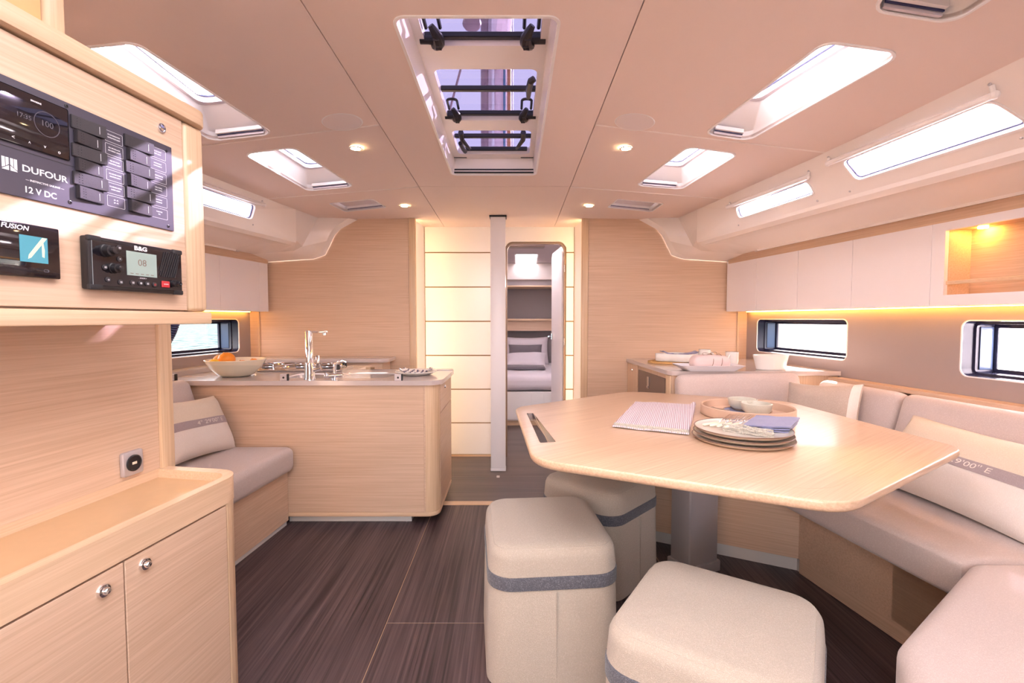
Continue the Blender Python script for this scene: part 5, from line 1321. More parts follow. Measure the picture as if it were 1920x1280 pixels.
loft(bm, [lob(0.145, ST + 0.016), lob(0.150, ST + 0.020), lob(0.152, ST + 0.068), lob(0.149, ST + 0.071), lob(0.144, ST + 0.068), lob(0.142, ST + 0.028), lob(0.135, ST + 0.024)], True, True, True); obj('body', bm, 'ceramic_white', ds, smooth=50)
nk = NB(); n = 20; V = []
for i in range(n + 1):
    row = []
    for j in range(7):
        u, v = -1 + 2 * i / n, -1 + 2 * j / 6
        row.append(nk.verts.new((q.x + 0.125 * u, q.y + 0.05 * v, ST + 0.064 + 0.024 * u * u + 0.010 * noise.noise(Vector((u * 3, v * 2, 4))))))
    V.append(row)
for i in range(n):
    for j in range(6): nk.faces.new((V[i][j], V[i + 1][j], V[i + 1][j + 1], V[i][j + 1]))
o = obj('blue_cloth', nk, 'napkin_blue', smooth=60); tag(o, 'blue cloth lying across the white lobed dish', 'napkin'); md = o.modifiers.new('thick', 'SOLIDIFY'); md.thickness = 0.004
def mug(px, py, y, label, ang, r=0.040, h=0.105):
    c = PYY(px, py, y); c.z = ST
    t = thing('mug', label, 'mug', (c.x, c.y, ST), group='mugs on the sideboard')
    bm = NB(); lathe(bm, [(0.001, 0.001), (r * 0.72, 0.001), (r * 0.82, 0.01), (r, 0.05), (r, h), (r - 0.004, h), (r - 0.005, 0.05), (r * 0.7, 0.012), (0.001, 0.010)], 32, (c.x, c.y, ST)); obj('cup', bm, 'ceramic_white', t, smooth=50)
    bm = NB(); tube(bm, [(c.x + (r - 0.003 + 0.030 * math.sin(k * PI / 10)) * math.cos(ang), c.y + (r - 0.003 + 0.030 * math.sin(k * PI / 10)) * math.sin(ang), ST + 0.03 + 0.058 * (k / 10)) for k in range(11)], 0.0055, 8); obj('handle', bm, 'ceramic_white', t)
    bm = NB(); tube(bm, [(c.x + (r - 0.002) * math.cos(2 * PI * k / 30), c.y + (r - 0.002) * math.sin(2 * PI * k / 30), ST + h) for k in range(31)], 0.0016, 6, cap=False); obj('rim', bm, 'stoneware_rim', t)
mug(1321, 680, 3.40, 'white mug with brown rim behind the wrapped loaf', -0.5)
mug(1372, 690, 3.14, 'white mug with brown rim at the tray end beside the ribbed bowl', PI * 1.25)
tc_ = at(1330, 697, ST); tx, ty = tc_.x + 0.025, tc_.y + 0.085
tr = thing('paper_tray', 'white paper tray with flared sides holding the wrapped loaf', 'tray', (tx, ty, ST))
bm = NB()
def rr(hx, hy, z): return [(tx + x, ty + y, z) for x, y in ccw(rpoly([(-hx, -hy), (hx, -hy), (hx, hy), (-hx, hy)], 0.012, 3))]
loft(bm, [rr(0.140, 0.070, ST + 0.001), rr(0.195, 0.098, ST + 0.036), rr(0.191, 0.094, ST + 0.037), rr(0.137, 0.067, ST + 0.004)], True, True, True); obj('body', bm, 'paper_white', tr, smooth=40)
lo = thing('wrapped_loaf', 'loaf wrapped in pink paper and tied with twine', 'loaf', (tx, ty, ST + 0.005))
def loaf(p):
    k = 1 + 0.25 * (1 - (p[0] / 0.115) ** 2); return (p[0], p[1], p[2] * k if p[2] > 0 else p[2])
bm = NB(); rbox(bm, 0.115, 0.062, 0.040, 0.034, 4, 6, fn=loaf, mat=Matrix.Translation((tx + 0.01, ty, ST + 0.049))); obj('paper', bm, 'paper_pink', lo, smooth=60)
bm = NB()
for dx in (-0.004, 0.05):
    tube(bm, [(tx + 0.01 + dx + 0.01 * math.sin(a), ty + 0.066 * math.cos(a), ST + 0.05 + (0.053 if math.sin(a) > 0 else 0.042) * math.sin(a)) for a in [2 * PI * k / 30 for k in range(31)]], 0.0016, 5, cap=False)
for sg in (-1, 1): tube(bm, [(tx + 0.006 + sg * (0.045 * math.sin(PI * k / 12)), ty - 0.01 * k / 12 - 0.004, ST + 0.104 + 0.012 * math.sin(PI * k / 6) * (1 if sg > 0 else 0.6)) for k in range(13)], 0.0016, 5)
obj('twine', bm, 'twine', lo)
rbp = at(1445, 694, ST); rx, ry = rbp.x + 0.025, rbp.y + 0.05
rb_ = thing('ribbed_bowl', 'oval white ribbed bowl on the sideboard under the hull window', 'bowl', (rx, ry, ST))
bm = NB(); prof = [(0.001, 0.001), (0.085, 0.001)]
for k in range(8):
    z = 0.004 + k * 0.011; r_ = 0.088 + 0.018 * k / 7; prof += [(r_, z), (r_ + 0.0022, z + 0.0055)]
prof += [(0.108, 0.093), (0.103, 0.093), (0.085, 0.012), (0.001, 0.008)]
lathe(bm, prof, 40, (rx, ry, ST), sy=0.7); obj('body', bm, 'ceramic_white', rb_, smooth=35)
# ================================================================== STARBOARD SETTEE
se = thing('settee', 'large beige fabric corner settee on oak bases around the table', 'settee', (1.7, 2.0, 0))
mainb = [(0.66, 2.62), (1.375, 2.255), (1.455, 1.79), (1.53, 1.30), (2.19, 1.30), (2.02, 2.90), (0.66, 2.90)]
bm = NB(); quadbox(bm, ccw(mainb), 0.07, 0.333); obj('base', bm, 'oak_diag', se)
bm = NB(); box(bm, 1.377, 1.383, 2.245, 2.258, 0.071, 0.332); obj('corner_strip', bm, 'oak_edge_z', se)
bm = NB(); quadbox(bm, ccw([(0.68, 2.64), (1.385, 2.28), (1.47, 1.80), (1.55, 1.32), (2.18, 1.32), (2.0, 2.89), (0.68, 2.89)]), 0.0, 0.0699); obj('kick_plate', bm, 'kick_white', se)
# right hand base runs down to the floor
bm = NB(); quadbox(bm, ccw([(1.378, 2.250), (1.455, 1.79), (1.53, 1.30), (1.545, 1.30), (1.475, 1.79), (1.395, 2.260)]), 0.003, 0.3325); obj('side_base', bm, 'oak_side', se)
bm = NB(); softprism(bm, rpoly([(0.62, 2.575), (1.262, 2.25), (1.392, 1.452), (2.12, 1.452), (1.92, 2.92), (0.62, 2.92)], [0.05, 0.05, 0.0, 0.0, 0, 0.05], 5), 0.334, 0.475, 0.035, 5); obj('seat_cushion', bm, 'fabric_sofa', se, smooth=60)
bm = NB(); softprism(bm, rpoly([(1.41, 1.450), (0.895, 1.085), (0.805, 0.93), (0.805, 0.45), (2.26, 0.45), (2.15, 1.450)], [0.06, 0.10, 0.08, 0.06, 0.06, 0.06], 7), 0.300, 0.478, 0.045, 6); obj('seat_cushion', bm, 'fabric_sofa', se, smooth=60)
bm = NB(); quadbox(bm, ccw([(1.545, 1.298), (1.40, 1.30), (0.99, 1.02), (0.92, 0.90), (0.92, 0.47), (2.24, 0.47), (2.19, 1.298)]), 0.003, 0.299); obj('aft_base', bm, 'oak_x', se)
def backc(y0, y1, label=None):
    ym = (y0 + y1) / 2; t = Vector((-0.12, 1, 0)).normalized(); u_ = Vector((0.26, 0.03, 0.965)); u_ = (u_ - t * u_.dot(t)).normalized(); n_ = t.cross(u_)
    T = frame4((Xw(ym) - 0.197, ym, 0.666), t, u_, n_); L = (y1 - y0) / 2 - 0.003
    bm = NB(); rbox(bm, L, 0.195, 0.062, 0.048, 4, 6, fn=lambda p: (p[0], p[1], p[2] * (1 + 0.15 * (1 - (p[0] / L) ** 2) * (1 - (p[1] / 0.2) ** 2)))); return obj('back_cushion', xf(bm, T), 'fabric_sofa', se, smooth=60)
backc(2.335, 2.865); backc(1.50, 2.33); backc(0.62, 1.495)
u_ = Vector((0, 0.12, 0.99)).normalized(); t_ = Vector((1, -0.01, 0)); T = frame4((1.345, 2.842, 0.69), t_, u_, t_.cross(u_))
bm = NB(); rbox(bm, 0.365, 0.205, 0.052, 0.045, 4, 6, fn=lambda p: (p[0], p[1] * (1 + 0.03 * p[0] / 0.36), p[2])); obj('back_cushion', xf(bm, T), 'fabric_sofa', se, smooth=60)
bm = NB(); quadbox(bm, ccw([(Xw(0.5) - 0.085, 0.5), (Xw(2.93) - 0.085, 2.93), (Xw(2.93) - 0.003, 2.93), (Xw(0.5) - 0.003, 0.5)]), 0.845, 0.865); o = obj('back_ledge', bm, 'oak_side'); tag(o, 'oak ledge along the grey hull lining behind the settee backs', 'ledge')
# throw pillows
u_ = Vector((0.30, 0.30, 0.9)).normalized(); x_ = Vector((0.55, -0.83, 0)).normalized(); x_ = (x_ - u_ * x_.dot(u_)).normalized(); n_ = x_.cross(u_)
text_off = 0.0
T = frame4(PYY(1538, 775, 2.58), x_, u_, n_)
pillow('throw_pillow', 'small beige pillow with pale border in the settee corner', T, 0.37, 0.35, 0.12, ['linen_beige'], seed=8, border=(0.80, 0.99))
u_ = Vector((0.62, 0.02, 0.77)).normalized(); x_ = Vector((0.06, -1, 0)).normalized(); x_ = (x_ - u_ * x_.dot(u_)).normalized(); n_ = x_.cross(u_)
text_off = 0.02
T = frame4((1.78, 1.83, 0.625), x_, u_, n_)
pillow('throw_pillow', 'long cream and white pillow with mauve lettered band on the settee', T, 0.78, 0.37, 0.13, ['linen_cream', 'linen_white'], band=(-0.12, 0.14), text="4\u00b0 29'00'' E", seed=12)
# ================================================================== TABLE
TZ = 0.78
tb = thing('dining_table', 'oak six sided table with hand slot on a square metal pedestal', 'table', (0.85, 2.1, 0))
tv = [(0.015, 2.385), (0.72, 2.925), (1.475, 2.575), (1.545, 1.62), (0.80, 1.118), (0.065, 1.495)]
tp_ = ccw(rpoly(tv, [0.13, 0.20, 0.16, 0.11, 0.13, 0.15], 8))
slot = ccw(rpoly([(0.068, 2.235), (0.100, 2.235), (0.158, 1.705), (0.100, 1.690)], 0.006, 3))
bm = NB(); rings = []
for k in range(6):
    a = (PI / 2) * k / 5; rings.append([(x, y, TZ - 0.034 + 0.020 * (1 - math.cos(a))) for x, y in inset(tp_, 0.026 * (1 - math.sin(a)))])
for k in range(5):
    a = (PI / 2) * k / 4; rings.append([(x, y, TZ - 0.006 * (1 - math.sin(a))) for x, y in inset(tp_, 0.006 * (1 - math.cos(a)))])
loft(bm, rings)
for z, pl_, flip in ((TZ, inset(tp_, 0.006), False), (TZ - 0.034, inset(tp_, 0.026), True)):
    pts, tris, loops = fill2d(pl_, [slot]); vv = [bm.verts.new((x, y, z)) for x, y in pts]
    for f in tris: bm.faces.new([vv[i] for i in (reversed(f) if flip else f)])
loft(bm, [[(x, y, TZ - 0.034) for x, y in slot], [(x, y, TZ) for x, y in slot]])
top = obj('table_top', bm, 'oak_table', tb, smooth=40)
bm = NB(); s_in = inset(slot, 0.002)
loft(bm, [[(x, y, TZ - 0.030) for x, y in inset(slot, 0.0015)], [(x, y, TZ - 0.001) for x, y in inset(slot, 0.0015)]]); obj('slot_liner', bm, 'steel', top)
bm = NB(); i0 = ccw(rpoly(inset(ccw(tv), 0.075), [0.1, 0.15, 0.12, 0.08, 0.1, 0.1], 8)); i0 = ccw(i0)
slab(bm, i0, [inset(i0, 0.0018)], lambda u, v, w: (u, v, TZ + 0.0001 + 0.0002 * w)); obj('inlay_line', bm, plain('inlay', (0.62, 0.42, 0.28), rough=0.3), top)
pr_ = math.atan2(0.08, 0.168); PM = Matrix.Translation((0.888, 2.295, 0)) @ Matrix.Rotation(pr_, 4, 'Z')
bm = NB(); box(bm, -0.093, 0.093, -0.063, 0.063, 0.0, 0.60, 0.010, 3); obj('pedestal', xf(bm, PM), 'anodised', tb)
bm = NB(); box(bm, -0.080, 0.080, -0.052, 0.052, 0.6005, TZ - 0.036, 0.008, 3); obj('upper_pedestal', xf(bm, PM), 'anodised', tb)
bm = NB(); box(bm, -0.103, 0.103, -0.072, 0.072, 0.001, 0.055, 0.006, 2); obj('foot_plate', xf(bm, PM), 'anodised', tb)
bm = NB(); box(bm, -0.098, 0.098, -0.067, 0.067, 0.594, 0.606, 0.003, 2); obj('collar', xf(bm, PM), 'anodised', tb)
# ================================================================== POUFS
def pouf(label, c, ang, hx, hy, h=0.47):
    t = thing('pouf', label, 'pouf', (c[0], c[1], 0), ang)
    def ring_poly(k, d=0.0): return ccw(rpoly([(-hx * k, -hy * k), (hx * k, -hy * k), (hx * k, hy * k), (-hx * k, hy * k)], 0.085, 7))
    def sec(z0, z1, k0, k1, rt, seg=5, cap0=False, crown=0.0):
        bm = NB(); rings = [[(x, y, z0) for x, y in ring_poly(k0)]]
        for q in range(seg + 1):
            a = PI / 2 * q / seg; rings.append([(x, y, z1 - rt * (1 - math.sin(a))) for x, y in inset(ring_poly(k1), rt * (1 - math.cos(a)))])
        if crown:
            last = rings[-1]
            for s_ in (0.85, 0.6, 0.3): rings.append([(x * s_, y * s_, z1 + crown * (1 - s_ * s_)) for x, y, z in last])
        loft(bm, rings, True, cap0, True); return bm
    obj('lower_cover', sec(0.004, 0.330, 1.03, 1.0, 0.004, 2, True), 'fabric_pouf', t, local=True, smooth=60)
    obj('band', sec(0.331, 0.374, 1.012, 1.012, 0.004, 2, True), 'fabric_band', t, local=True, smooth=60)
    obj('seat_cover', sec(0.375, h, 1.0, 0.985, 0.045, 6, True, 0.010), 'fabric_pouf', t, local=True, smooth=60)
    bm = NB(); pl_ = inset(ring_poly(0.985), 0.018); tube(bm, [(x, y, h - 0.012) for x, y in pl_ + pl_[:1]], 0.0035, 6, cap=False); obj('piping', bm, 'fabric_pouf', t, local=True)
    bm = NB(); box(bm, -0.001, 0.001, -hy * 1.03 - 0.0012, -hy * 0.985 , 0.02, 0.325); obj('seam', bm, 'fabric_pouf', t, local=True)
    bm = NB(); loft(bm, [[(x, y, 0.0) for x, y in inset(ring_poly(1.0), 0.02)], [(x, y, 0.006) for x, y in inset(ring_poly(1.0), 0.02)]], True, True, True); obj('underside', bm, 'dark_rubber', t, local=True)
    return t
pouf('taupe pouf with slate band standing by itself, seams facing the companionway', (0.125, 1.785), math.radians(5), 0.222, 0.245)
pouf('taupe pouf with slate band tucked half under the table corner', (0.425, 2.29), math.radians(46), 0.215, 0.215)
pouf('taupe pouf with slate band beside the settee end, seat facing the near table edge', (0.530, 1.205), math.radians(-34), 0.234, 0.234)
# ================================================================== ON THE TABLE
cc = [PZ(px, py, TZ + 0.008) for px, py in ((1192, 755), (1304, 761), (1291, 811), (1151, 797))]
cl = thing('waffle_cloth', 'folded pink and white waffle cloth on the table', 'cloth', tuple(sum((c for c in cc), Vector()) / 4 - Vector((0, 0, 0.008))))
m_, nt, b_ = nmat('waffle'); tcn = nt.nodes.new('ShaderNodeTexCoord'); mpn = nt.nodes.new('ShaderNodeMapping'); mpn.inputs['Rotation'].default_value = (0, 0, 0.35)
wv = nt.nodes.new('ShaderNodeTexWave'); wv.inputs['Scale'].default_value = 42.0; wv.bands_direction = 'X'; wv.inputs['Distortion'].default_value = 0.6
nt.links.new(tcn.outputs['Object'], mpn.inputs['Vector']); nt.links.new(mpn.outputs['Vector'], wv.inputs['Vector'])
crn = nt.nodes.new('ShaderNodeValToRGB'); crn.color_ramp.elements[0].position = 0.3; crn.color_ramp.elements[0].color = (0.50, 0.37, 0.42, 1); crn.color_ramp.elements[1].position = 0.7; crn.color_ramp.elements[1].color = (0.82, 0.75, 0.80, 1)
nt.links.new(wv.outputs['Fac'], crn.inputs['Fac']); nt.links.new(crn.outputs['Color'], b_.inputs['Base Color']); b_.inputs['Roughness'].default_value = 0.95
bpn = nt.nodes.new('ShaderNodeBump'); bpn.inputs['Strength'].default_value = 0.6; bpn.inputs['Distance'].default_value = 0.002; nt.links.new(wv.outputs['Fac'], bpn.inputs['Height']); nt.links.new(bpn.outputs['Normal'], b_.inputs['Normal']); MATS['waffle'] = m_
def clayer(z, sh, ph, grow=0.0):
    bm = NB(); n = 24; V = []
    for i in range(n + 1):
        row = []
        for j in range(n + 1):
            u, v = i / n, j / n
            p = cc[0].lerp(cc[1], u).lerp(cc[3].lerp(cc[2], u), v); c = cl.location
            q = Vector((c.x + (p.x - c.x) * (1 + grow) + sh[0], c.y + (p.y - c.y) * (1 + grow) + sh[1], TZ + z + 0.0035 * noise.noise(Vector((u * 4 + ph, v * 4, ph))) + (0.012 if (u > 0.94 and v < 0.2) else 0)))
            row.append(bm.verts.new(q))
        V.append(row)
    for i in range(n):
        for j in range(n): bm.faces.new((V[i][j], V[i + 1][j], V[i + 1][j + 1], V[i][j + 1]))
    r = bmesh.ops.extrude_face_region(bm, geom=list(bm.faces)); vs = [e for e in r['geom'] if isinstance(e, bmesh.types.BMVert)]
    bmesh.ops.translate(bm, verts=vs, vec=(0, 0, 0.0055)); return bm
obj('layer', clayer(0.004, (-0.004, -0.006), 1.0, 0.02), 'waffle', cl, smooth=60)
obj('layer', clayer(0.0105, (0.0, 0.0), 5.0), 'waffle', cl, smooth=60)
for k, (dz, sh) in enumerate(((0.008, -0.008), (0.015, -0.002))):
    bm = NB(); pts = [cc[3].lerp(cc[2], t / 60) + Vector((0.003 * noise.noise(Vector((t * 0.4, k, 0))), sh + 0.004 * noise.noise(Vector((t * 0.3, 7 + k, 0))), 0)) for t in range(61)]
    for q in pts: q.z = TZ + dz
    tube(bm, pts, [0.0042 + 0.0022 * (t % 2) for t in range(61)], 6); obj('fringed_edge', bm, 'fringe', cl)
# round tray with bowls
tcn_ = PZ(1398, 778, TZ); TX, TY, TR = tcn_.x + 0.005, tcn_.y, 0.198
ty_ = thing('round_tray', 'round pale wooden tray with low rim on the table', 'tray', (TX, TY, TZ))
bm = NB(); lathe(bm, [(0.001, 0.0005), (TR - 0.004, 0.0005), (TR, 0.004), (TR, 0.042), (TR - 0.004, 0.045), (TR - 0.009, 0.042), (TR - 0.010, 0.009), (0.001, 0.008)], 64, (TX, TY, TZ)); obj('body', bm, 'tray_wood', ty_, smooth=40)
def smallbowl(px, py, y, label, r=0.064, h=0.052, z0=TZ + 0.009):
    c = PYY(px, py, y); t = thing('small_bowl', label, 'bowl', (c.x, c.y, z0))
    bm = NB(); lathe(bm, [(r * 0.72, 0.010), (r * 0.93, 0.022), (r, h), (r - 0.003, h + 0.0015), (r - 0.006, h), (r * 0.84, 0.016), (r * 0.3, 0.011), (0.001, 0.010)], 40, (c.x, c.y, z0)); obj('body', bm, 'ceramic_speckle', t, smooth=50)
    bm = NB(); lathe(bm, [(0.001, 0.0005), (r * 0.62, 0.0005), (r * 0.74, 0.0105)], 32, (c.x, c.y, z0)); obj('foot', bm, 'clay_base', t)
sa = thing('oval_dish', 'small oval dish with brown edge under the bowls on the tray', 'dish', (TX + 0.01, TY, TZ + 0.009))
oc = PYY(1401, 775, TY + 0.015)
bm = NB(); lathe(bm, [(0.001, 0.001), (0.09, 0.001), (0.105, 0.010), (0.102, 0.012), (0.088, 0.005), (0.001, 0.004)], 40, (oc.x, TY + 0.015, TZ + 0.009), sy=0.8); obj('body', bm, 'napkin_blue', sa, smooth=50)
bm = NB(); tube(bm, [(oc.x + 0.104 * math.cos(2 * PI * k / 40), TY + 0.015 + 0.083 * math.sin(2 * PI * k / 40), TZ + 0.0205) for k in range(41)], 0.003, 6, cap=False); obj('rim', bm, 'clay_base', sa)
smallbowl(1392, 768, TY + 0.052, 'speckled small bowl behind its twin on the tray', z0=TZ + 0.0145)
smallbowl(1418, 775, TY - 0.066, 'speckled small bowl at the front of the tray', z0=TZ + 0.0145)
spn = thing('wooden_spoon', 'little wooden spoon lying in the tray', 'spoon', (TX - 0.10, TY, TZ + 0.01))
s0 = PZ(1336, 764, TZ + 0.014); s1 = PZ(1368, 769, TZ + 0.014)
bm = NB(); tube(bm, [s0, s0.lerp(s1, 0.2), s1], [0.006, 0.003, 0.003], 8); obj('stick', bm, 'clay_base', spn); bm = NB(); sph(bm, s0, 0.010, 12, 8, (1.2, 0.8, 0.45)); obj('scoop', bm, 'clay_base', spn)
# stack of plates
pc_ = PZ(1393, 815, TZ + 0.02); PX_, PY_, PR_ = pc_.x, pc_.y + 0.005, 0.168
def plate(z, label, r):
    t = thing('dinner_plate', label, 'plate', (PX_, PY_, z))
    bm = NB(); lathe(bm, [(0.001, 0.0005), (r * 0.80, 0.0005), (r * 0.93, 0.004), (r * 0.992, 0.013)], 64, (PX_, PY_, z)); obj('underside', bm, 'stoneware_side', t, smooth=60)
    bm = NB(); lathe(bm, [(r * 0.985, 0.0148), (r * 0.95, 0.0105), (r * 0.86, 0.0075), (0.001, 0.0070)], 64, (PX_, PY_, z)); obj('glazed_face', bm, 'stoneware', t, smooth=60)
    bm = NB(); tube(bm, [(PX_ + r * 0.992 * math.cos(2 * PI * k / 64), PY_ + r * 0.992 * math.sin(2 * PI * k / 64), z + 0.0142) for k in range(65)], 0.0019, 6, cap=False); obj('rim', bm, 'stoneware_rim', t)
plate(TZ + 0.0005, 'stoneware plate at the bottom of the stack of three', PR_ + 0.004)
plate(TZ + 0.0162, 'stoneware plate in the middle of the stack of three', PR_)
plate(TZ + 0.0319, 'stoneware plate on top of the stack under forks and napkin', PR_ - 0.003)
PT = TZ + 0.0319 + 0.0075
# four forks with pale handles
def fork(a, b, label, dz):
    a = Vector(a); b = Vector(b); t = thing('fork', label, 'fork', (a.x, a.y, PT), group='forks on the plate')
    d = (b - a).normalized(); n = Vector((-d.y, d.x, 0)); L = (b - a).length; up = Vector((0, 0, 1))
    bm = NB()
    def P_(s, w, z): return a + d * (s * L) + n * w + up * z
    z0 = 0.006 + dz
    rings = []
    for s_, w, h_ in ((0, 0.004, 0.003), (0.02, 0.0075, 0.005), (0.25, 0.0075, 0.005), (0.46, 0.0055, 0.0045), (0.5, 0.004, 0.0035)):
        rings.append([tuple(P_(s_, w * math.cos(q * PI / 4), z0 + h_ * math.sin(q * PI / 4))) for q in range(8)])
    loft(bm, rings, True, True, True); obj('handle', bm, 'bone', t, smooth=50)
    bm = NB(); tube(bm, [P_(0.5, 0, z0), P_(0.62, 0, z0 + 0.002), P_(0.72, 0, z0 + 0.007)], [0.003, 0.0022, 0.004], 8)
    A = [P_(0.70, -0.006, z0 + 0.006), P_(0.70, 0.006, z0 + 0.006), P_(0.80, 0.011, z0 + 0.008), P_(0.80, -0.011, z0 + 0.008)]
    lo_ = [bm.verts.new(p) for p in A]; hi_ = [bm.verts.new(p + up * 0.002) for p in A]
    bm.faces.new(lo_); bm.faces.new(list(reversed(hi_)))
    for i in range(4): bm.faces.new((lo_[i], lo_[(i + 1) % 4], hi_[(i + 1) % 4], hi_[i]))
    for q in range(4):
        w = -0.0093 + 0.0062 * q; tube(bm, [P_(0.79, w, z0 + 0.009), P_(0.9, w, z0 + 0.015), P_(1.0, w, z0 + 0.022)], [0.0016, 0.0015, 0.0008], 6)
    obj('tines', bm, 'chrome', t, smooth=40)
c0 = Vector((PX_, PY_, PT))
flab = ['pale handled fork lying at the outer side of the fork bunch, nearest the waffle cloth', 'pale handled fork second in the fork bunch', 'pale handled fork third in the fork bunch', 'pale handled fork laid on top, nearest the blue napkin']
for k in range(4):
    a = c0 + Vector((-0.125 + 0.014 * k, 0.045 - 0.030 * k, 0)); b = a + Vector((0.128, 0.075 + 0.006 * k, 0)) * 1.15
    fork(a, b, flab[k], 0.001 + 0.004 * k)
# blue napkin with knotted fringe
nq = [PZ(px, py, PT + 0.012) for px, py in ((1418, 783), (1500, 788), (1482, 806), (1392, 803))]
nk = thing('blue_napkin', 'folded blue linen napkin with cream fringed edge on the top plate', 'napkin', (c0.x + 0.06, c0.y, PT))
for k in range(3):
    bm = NB(); n = 18; V = []
    for i in range(n + 1):
        row = []
        for j in range(n + 1):
            u, v = i / n, j / n; p = nq[0].lerp(nq[1], u).lerp(nq[3].lerp(nq[2], u), v)
            z = PT + 0.006 + 0.0065 * k + 0.003 * noise.noise(Vector((u * 3, v * 3, k * 3.1))) - 0.003 * u * (2 - k)
            sc_ = 1 - 0.03 * (2 - k)
            row.append(bm.verts.new((lerp(c0.x + 0.06, p.x, sc_), lerp(c0.y, p.y, sc_), z)))
        V.append(row)
    for i in range(n):
        for j in range(n): bm.faces.new((V[i][j], V[i + 1][j], V[i + 1][j + 1], V[i][j + 1]))
    r = bmesh.ops.extrude_face_region(bm, geom=list(bm.faces)); vs = [e for e in r['geom'] if isinstance(e, bmesh.types.BMVert)]; bmesh.ops.translate(bm, verts=vs, vec=(0, 0, 0.0045))
    obj('fold', bm, 'napkin_blue', nk, smooth=60)
fa = PZ(1356, 802, PT + 0.012); fb = PZ(1452, 815, PT + 0.012)
for k in range(6):
    bm = NB(); pts = []
    for t in range(49):
        s_ = t / 48; p = fa.lerp(fb, s_)
        pts.append(p + Vector((0.0, 0.004 * (k % 3) + 0.006 * noise.noise(Vector((s_ * 7, k * 2.3, 0))), 0)))
        pts[-1].z = PT + 0.004 + 0.0042 * k + 0.005 * noise.noise(Vector((s_ * 6 + k, 3.3, k))) - 0.004 * abs(s_ - 0.5)
    tube(bm, pts, [0.0030 + 0.0016 * (t % 2) for t in range(49)], 6); obj('fringe', bm, 'fringe', nk)
# ================================================================== CEILING FITTINGS
for px, py, lab in ((642, 228, 'round white loudspeaker grille in the ceiling on the galley side'), (1190, 228, 'round white loudspeaker grille in the ceiling on the settee side')):
    p = PF(px, py, zc); t = thing('ceiling_speaker', lab, 'speaker', (p.x, p.y, p.z - 0.004))
    bm = NB(); R2_ = 0.082; lathe(bm, [(0.001, -0.003), (R2_ - 0.004, -0.003), (R2_ - 0.003, -0.001)], 40)
    for v in bm.verts: v.co = Vector((p.x + v.co.x, p.y + v.co.y, zc(p.x + v.co.x, p.y + v.co.y) + v.co.z))
    obj('grille', bm, plain('grille_white', (0.80, 0.71, 0.71), rough=0.6, bump=0.3, scale=1500) if 'grille_white' not in MATS else 'grille_white', t)
    bm = NB(); lathe(bm, [(R2_ - 0.003, -0.0035), (R2_, -0.004), (R2_ + 0.003, -0.0005)], 40)
    for v in bm.verts: v.co = Vector((p.x + v.co.x, p.y + v.co.y, zc(p.x + v.co.x, p.y + v.co.y) + v.co.z))
    obj('ring', bm, 'white_plastic', t)
for px, py, lab in ((667, 278, 'lit ceiling spot between the speaker and the skylight on the galley side'), (1174, 278, 'lit ceiling spot between the speaker and the skylight on the settee side'), (758, 386, 'lit ceiling spot by the bulkhead on the galley side'), (1105, 386, 'lit ceiling spot by the bulkhead on the sideboard side')):
    p = PF(px, py, zc); t = thing('ceiling_spot', lab, 'lamp', (p.x, p.y, p.z - 0.004))
    bm = NB(); lathe(bm, [(0.024, -0.003), (0.028, -0.004), (0.033, -0.0005)], 28, (p.x, p.y, p.z)); obj('bezel', bm, 'chrome', t)
    bm = NB(); lathe(bm, [(0.001, -0.0025), (0.024, -0.0025), (0.024, -0.001)], 24, (p.x, p.y, p.z)); obj('lens', bm, 'lamp_glow', t)
# ================================================================== OUTSIDE
m, nt, b = nmat('sea_water')
tc = nt.nodes.new('ShaderNodeTexCoord'); mp = nt.nodes.new('ShaderNodeMapping'); mp.inputs['Scale'].default_value = (1.1, 0.45, 1)
n = nt.nodes.new('ShaderNodeTexNoise'); n.inputs['Scale'].default_value = 1.6; n.inputs['Detail'].default_value = 6
nt.links.new(tc.outputs['Object'], mp.inputs['Vector']); nt.links.new(mp.outputs['Vector'], n.inputs['Vector'])
cr = nt.nodes.new('ShaderNodeValToRGB'); cr.color_ramp.elements[0].position = 0.36; cr.color_ramp.elements[0].color = (0.012, 0.028, 0.033, 1); cr.color_ramp.elements[1].position = 0.60; cr.color_ramp.elements[1].color = (0.054, 0.073, 0.075, 1)
nt.links.new(n.outputs['Fac'], cr.inputs['Fac']); nt.links.new(cr.outputs['Color'], b.inputs['Base Color'])
b.inputs['Roughness'].default_value = 0.6; b.inputs['Specular IOR Level'].default_value = 0.0
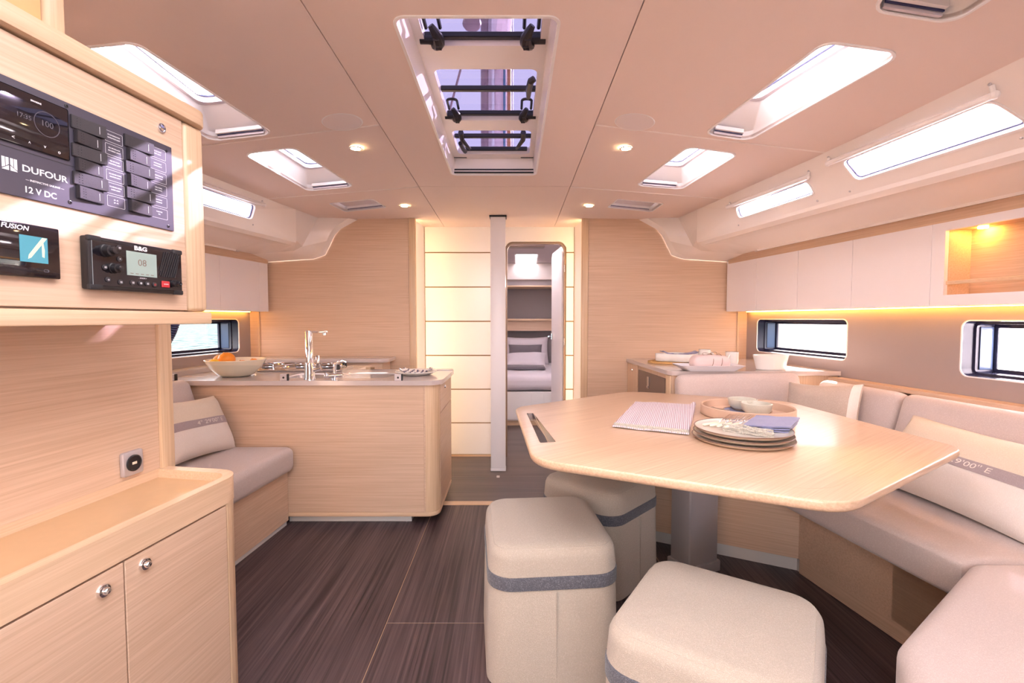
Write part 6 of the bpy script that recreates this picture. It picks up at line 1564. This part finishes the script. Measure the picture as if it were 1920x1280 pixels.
gls = nt.nodes.new('ShaderNodeBsdfGlossy'); gls.inputs['Roughness'].default_value = 0.38
mxs = nt.nodes.new('ShaderNodeMixShader'); mxs.inputs[0].default_value = 0.03
nt.links.new(b.outputs[0], mxs.inputs[1]); nt.links.new(gls.outputs[0], mxs.inputs[2]); nt.links.new(mxs.outputs[0], nt.nodes['Material Output'].inputs['Surface'])
bp = nt.nodes.new('ShaderNodeBump'); bp.inputs['Strength'].default_value = 0.9; bp.inputs['Distance'].default_value = 0.25
nt.links.new(n.outputs['Fac'], bp.inputs['Height']); nt.links.new(bp.outputs['Normal'], b.inputs['Normal'])
MATS['sea_water'] = m
bm = NB(); vs = [bm.verts.new(p) for p in ((-400, -400, -0.75), (400, -400, -0.75), (400, 400, -0.75), (-400, 400, -0.75))]; bm.faces.new(vs)
o = obj('sea', bm, 'sea_water', smooth=0); tag(o, 'pale rippled sea seen through the hull windows', 'sea', kind='stuff')
mast = thing('mast', 'alloy mast rising above the central hatch', 'mast', (CX, 4.0, 2.3))
bm = NB(); lathe(bm, [(0.115, 0), (0.115, 9)], 24, (CX, 4.05, 2.15), True, True, sy=1.6); obj('mast_tube', bm, 'mast_alloy', mast)
for x, w, m_ in ((-0.215, 0.03, 'mast_dark'), (-0.15, 0.012, 'print_white'), (-0.06, 0.010, 'rope_blue'), (-0.025, 0.014, 'rope_orange'), (0.002, 0.008, 'print_white')):
    bm = NB(); tube(bm, [(x, 3.84, 2.2), (x + 0.01, 3.84, 11)], w, 8); obj('halyard', bm, m_, mast)
bm = NB(); tube(bm, [(-0.60, 3.45, zc(-0.6, 3.45) + 0.066), (-0.26, 3.1, 3.02)], 0.008, 6); sph(bm, (-0.25, 3.08, 3.06), 0.06, 12, 8, (1, 0.8, 0.8)); o = obj('deck_block', bm, 'mast_dark'); tag(o, 'dark deck block on a slanted rod beside the mast', 'block')
bm = NB(); tube(bm, [(-0.10, 3.85, 3.25), (0.05, 1.6, 3.33), (0.05, 0.2, 3.36)], 0.07, 12); obj('boom', bm, 'mast_alloy', mast)
S.render.film_transparent = False
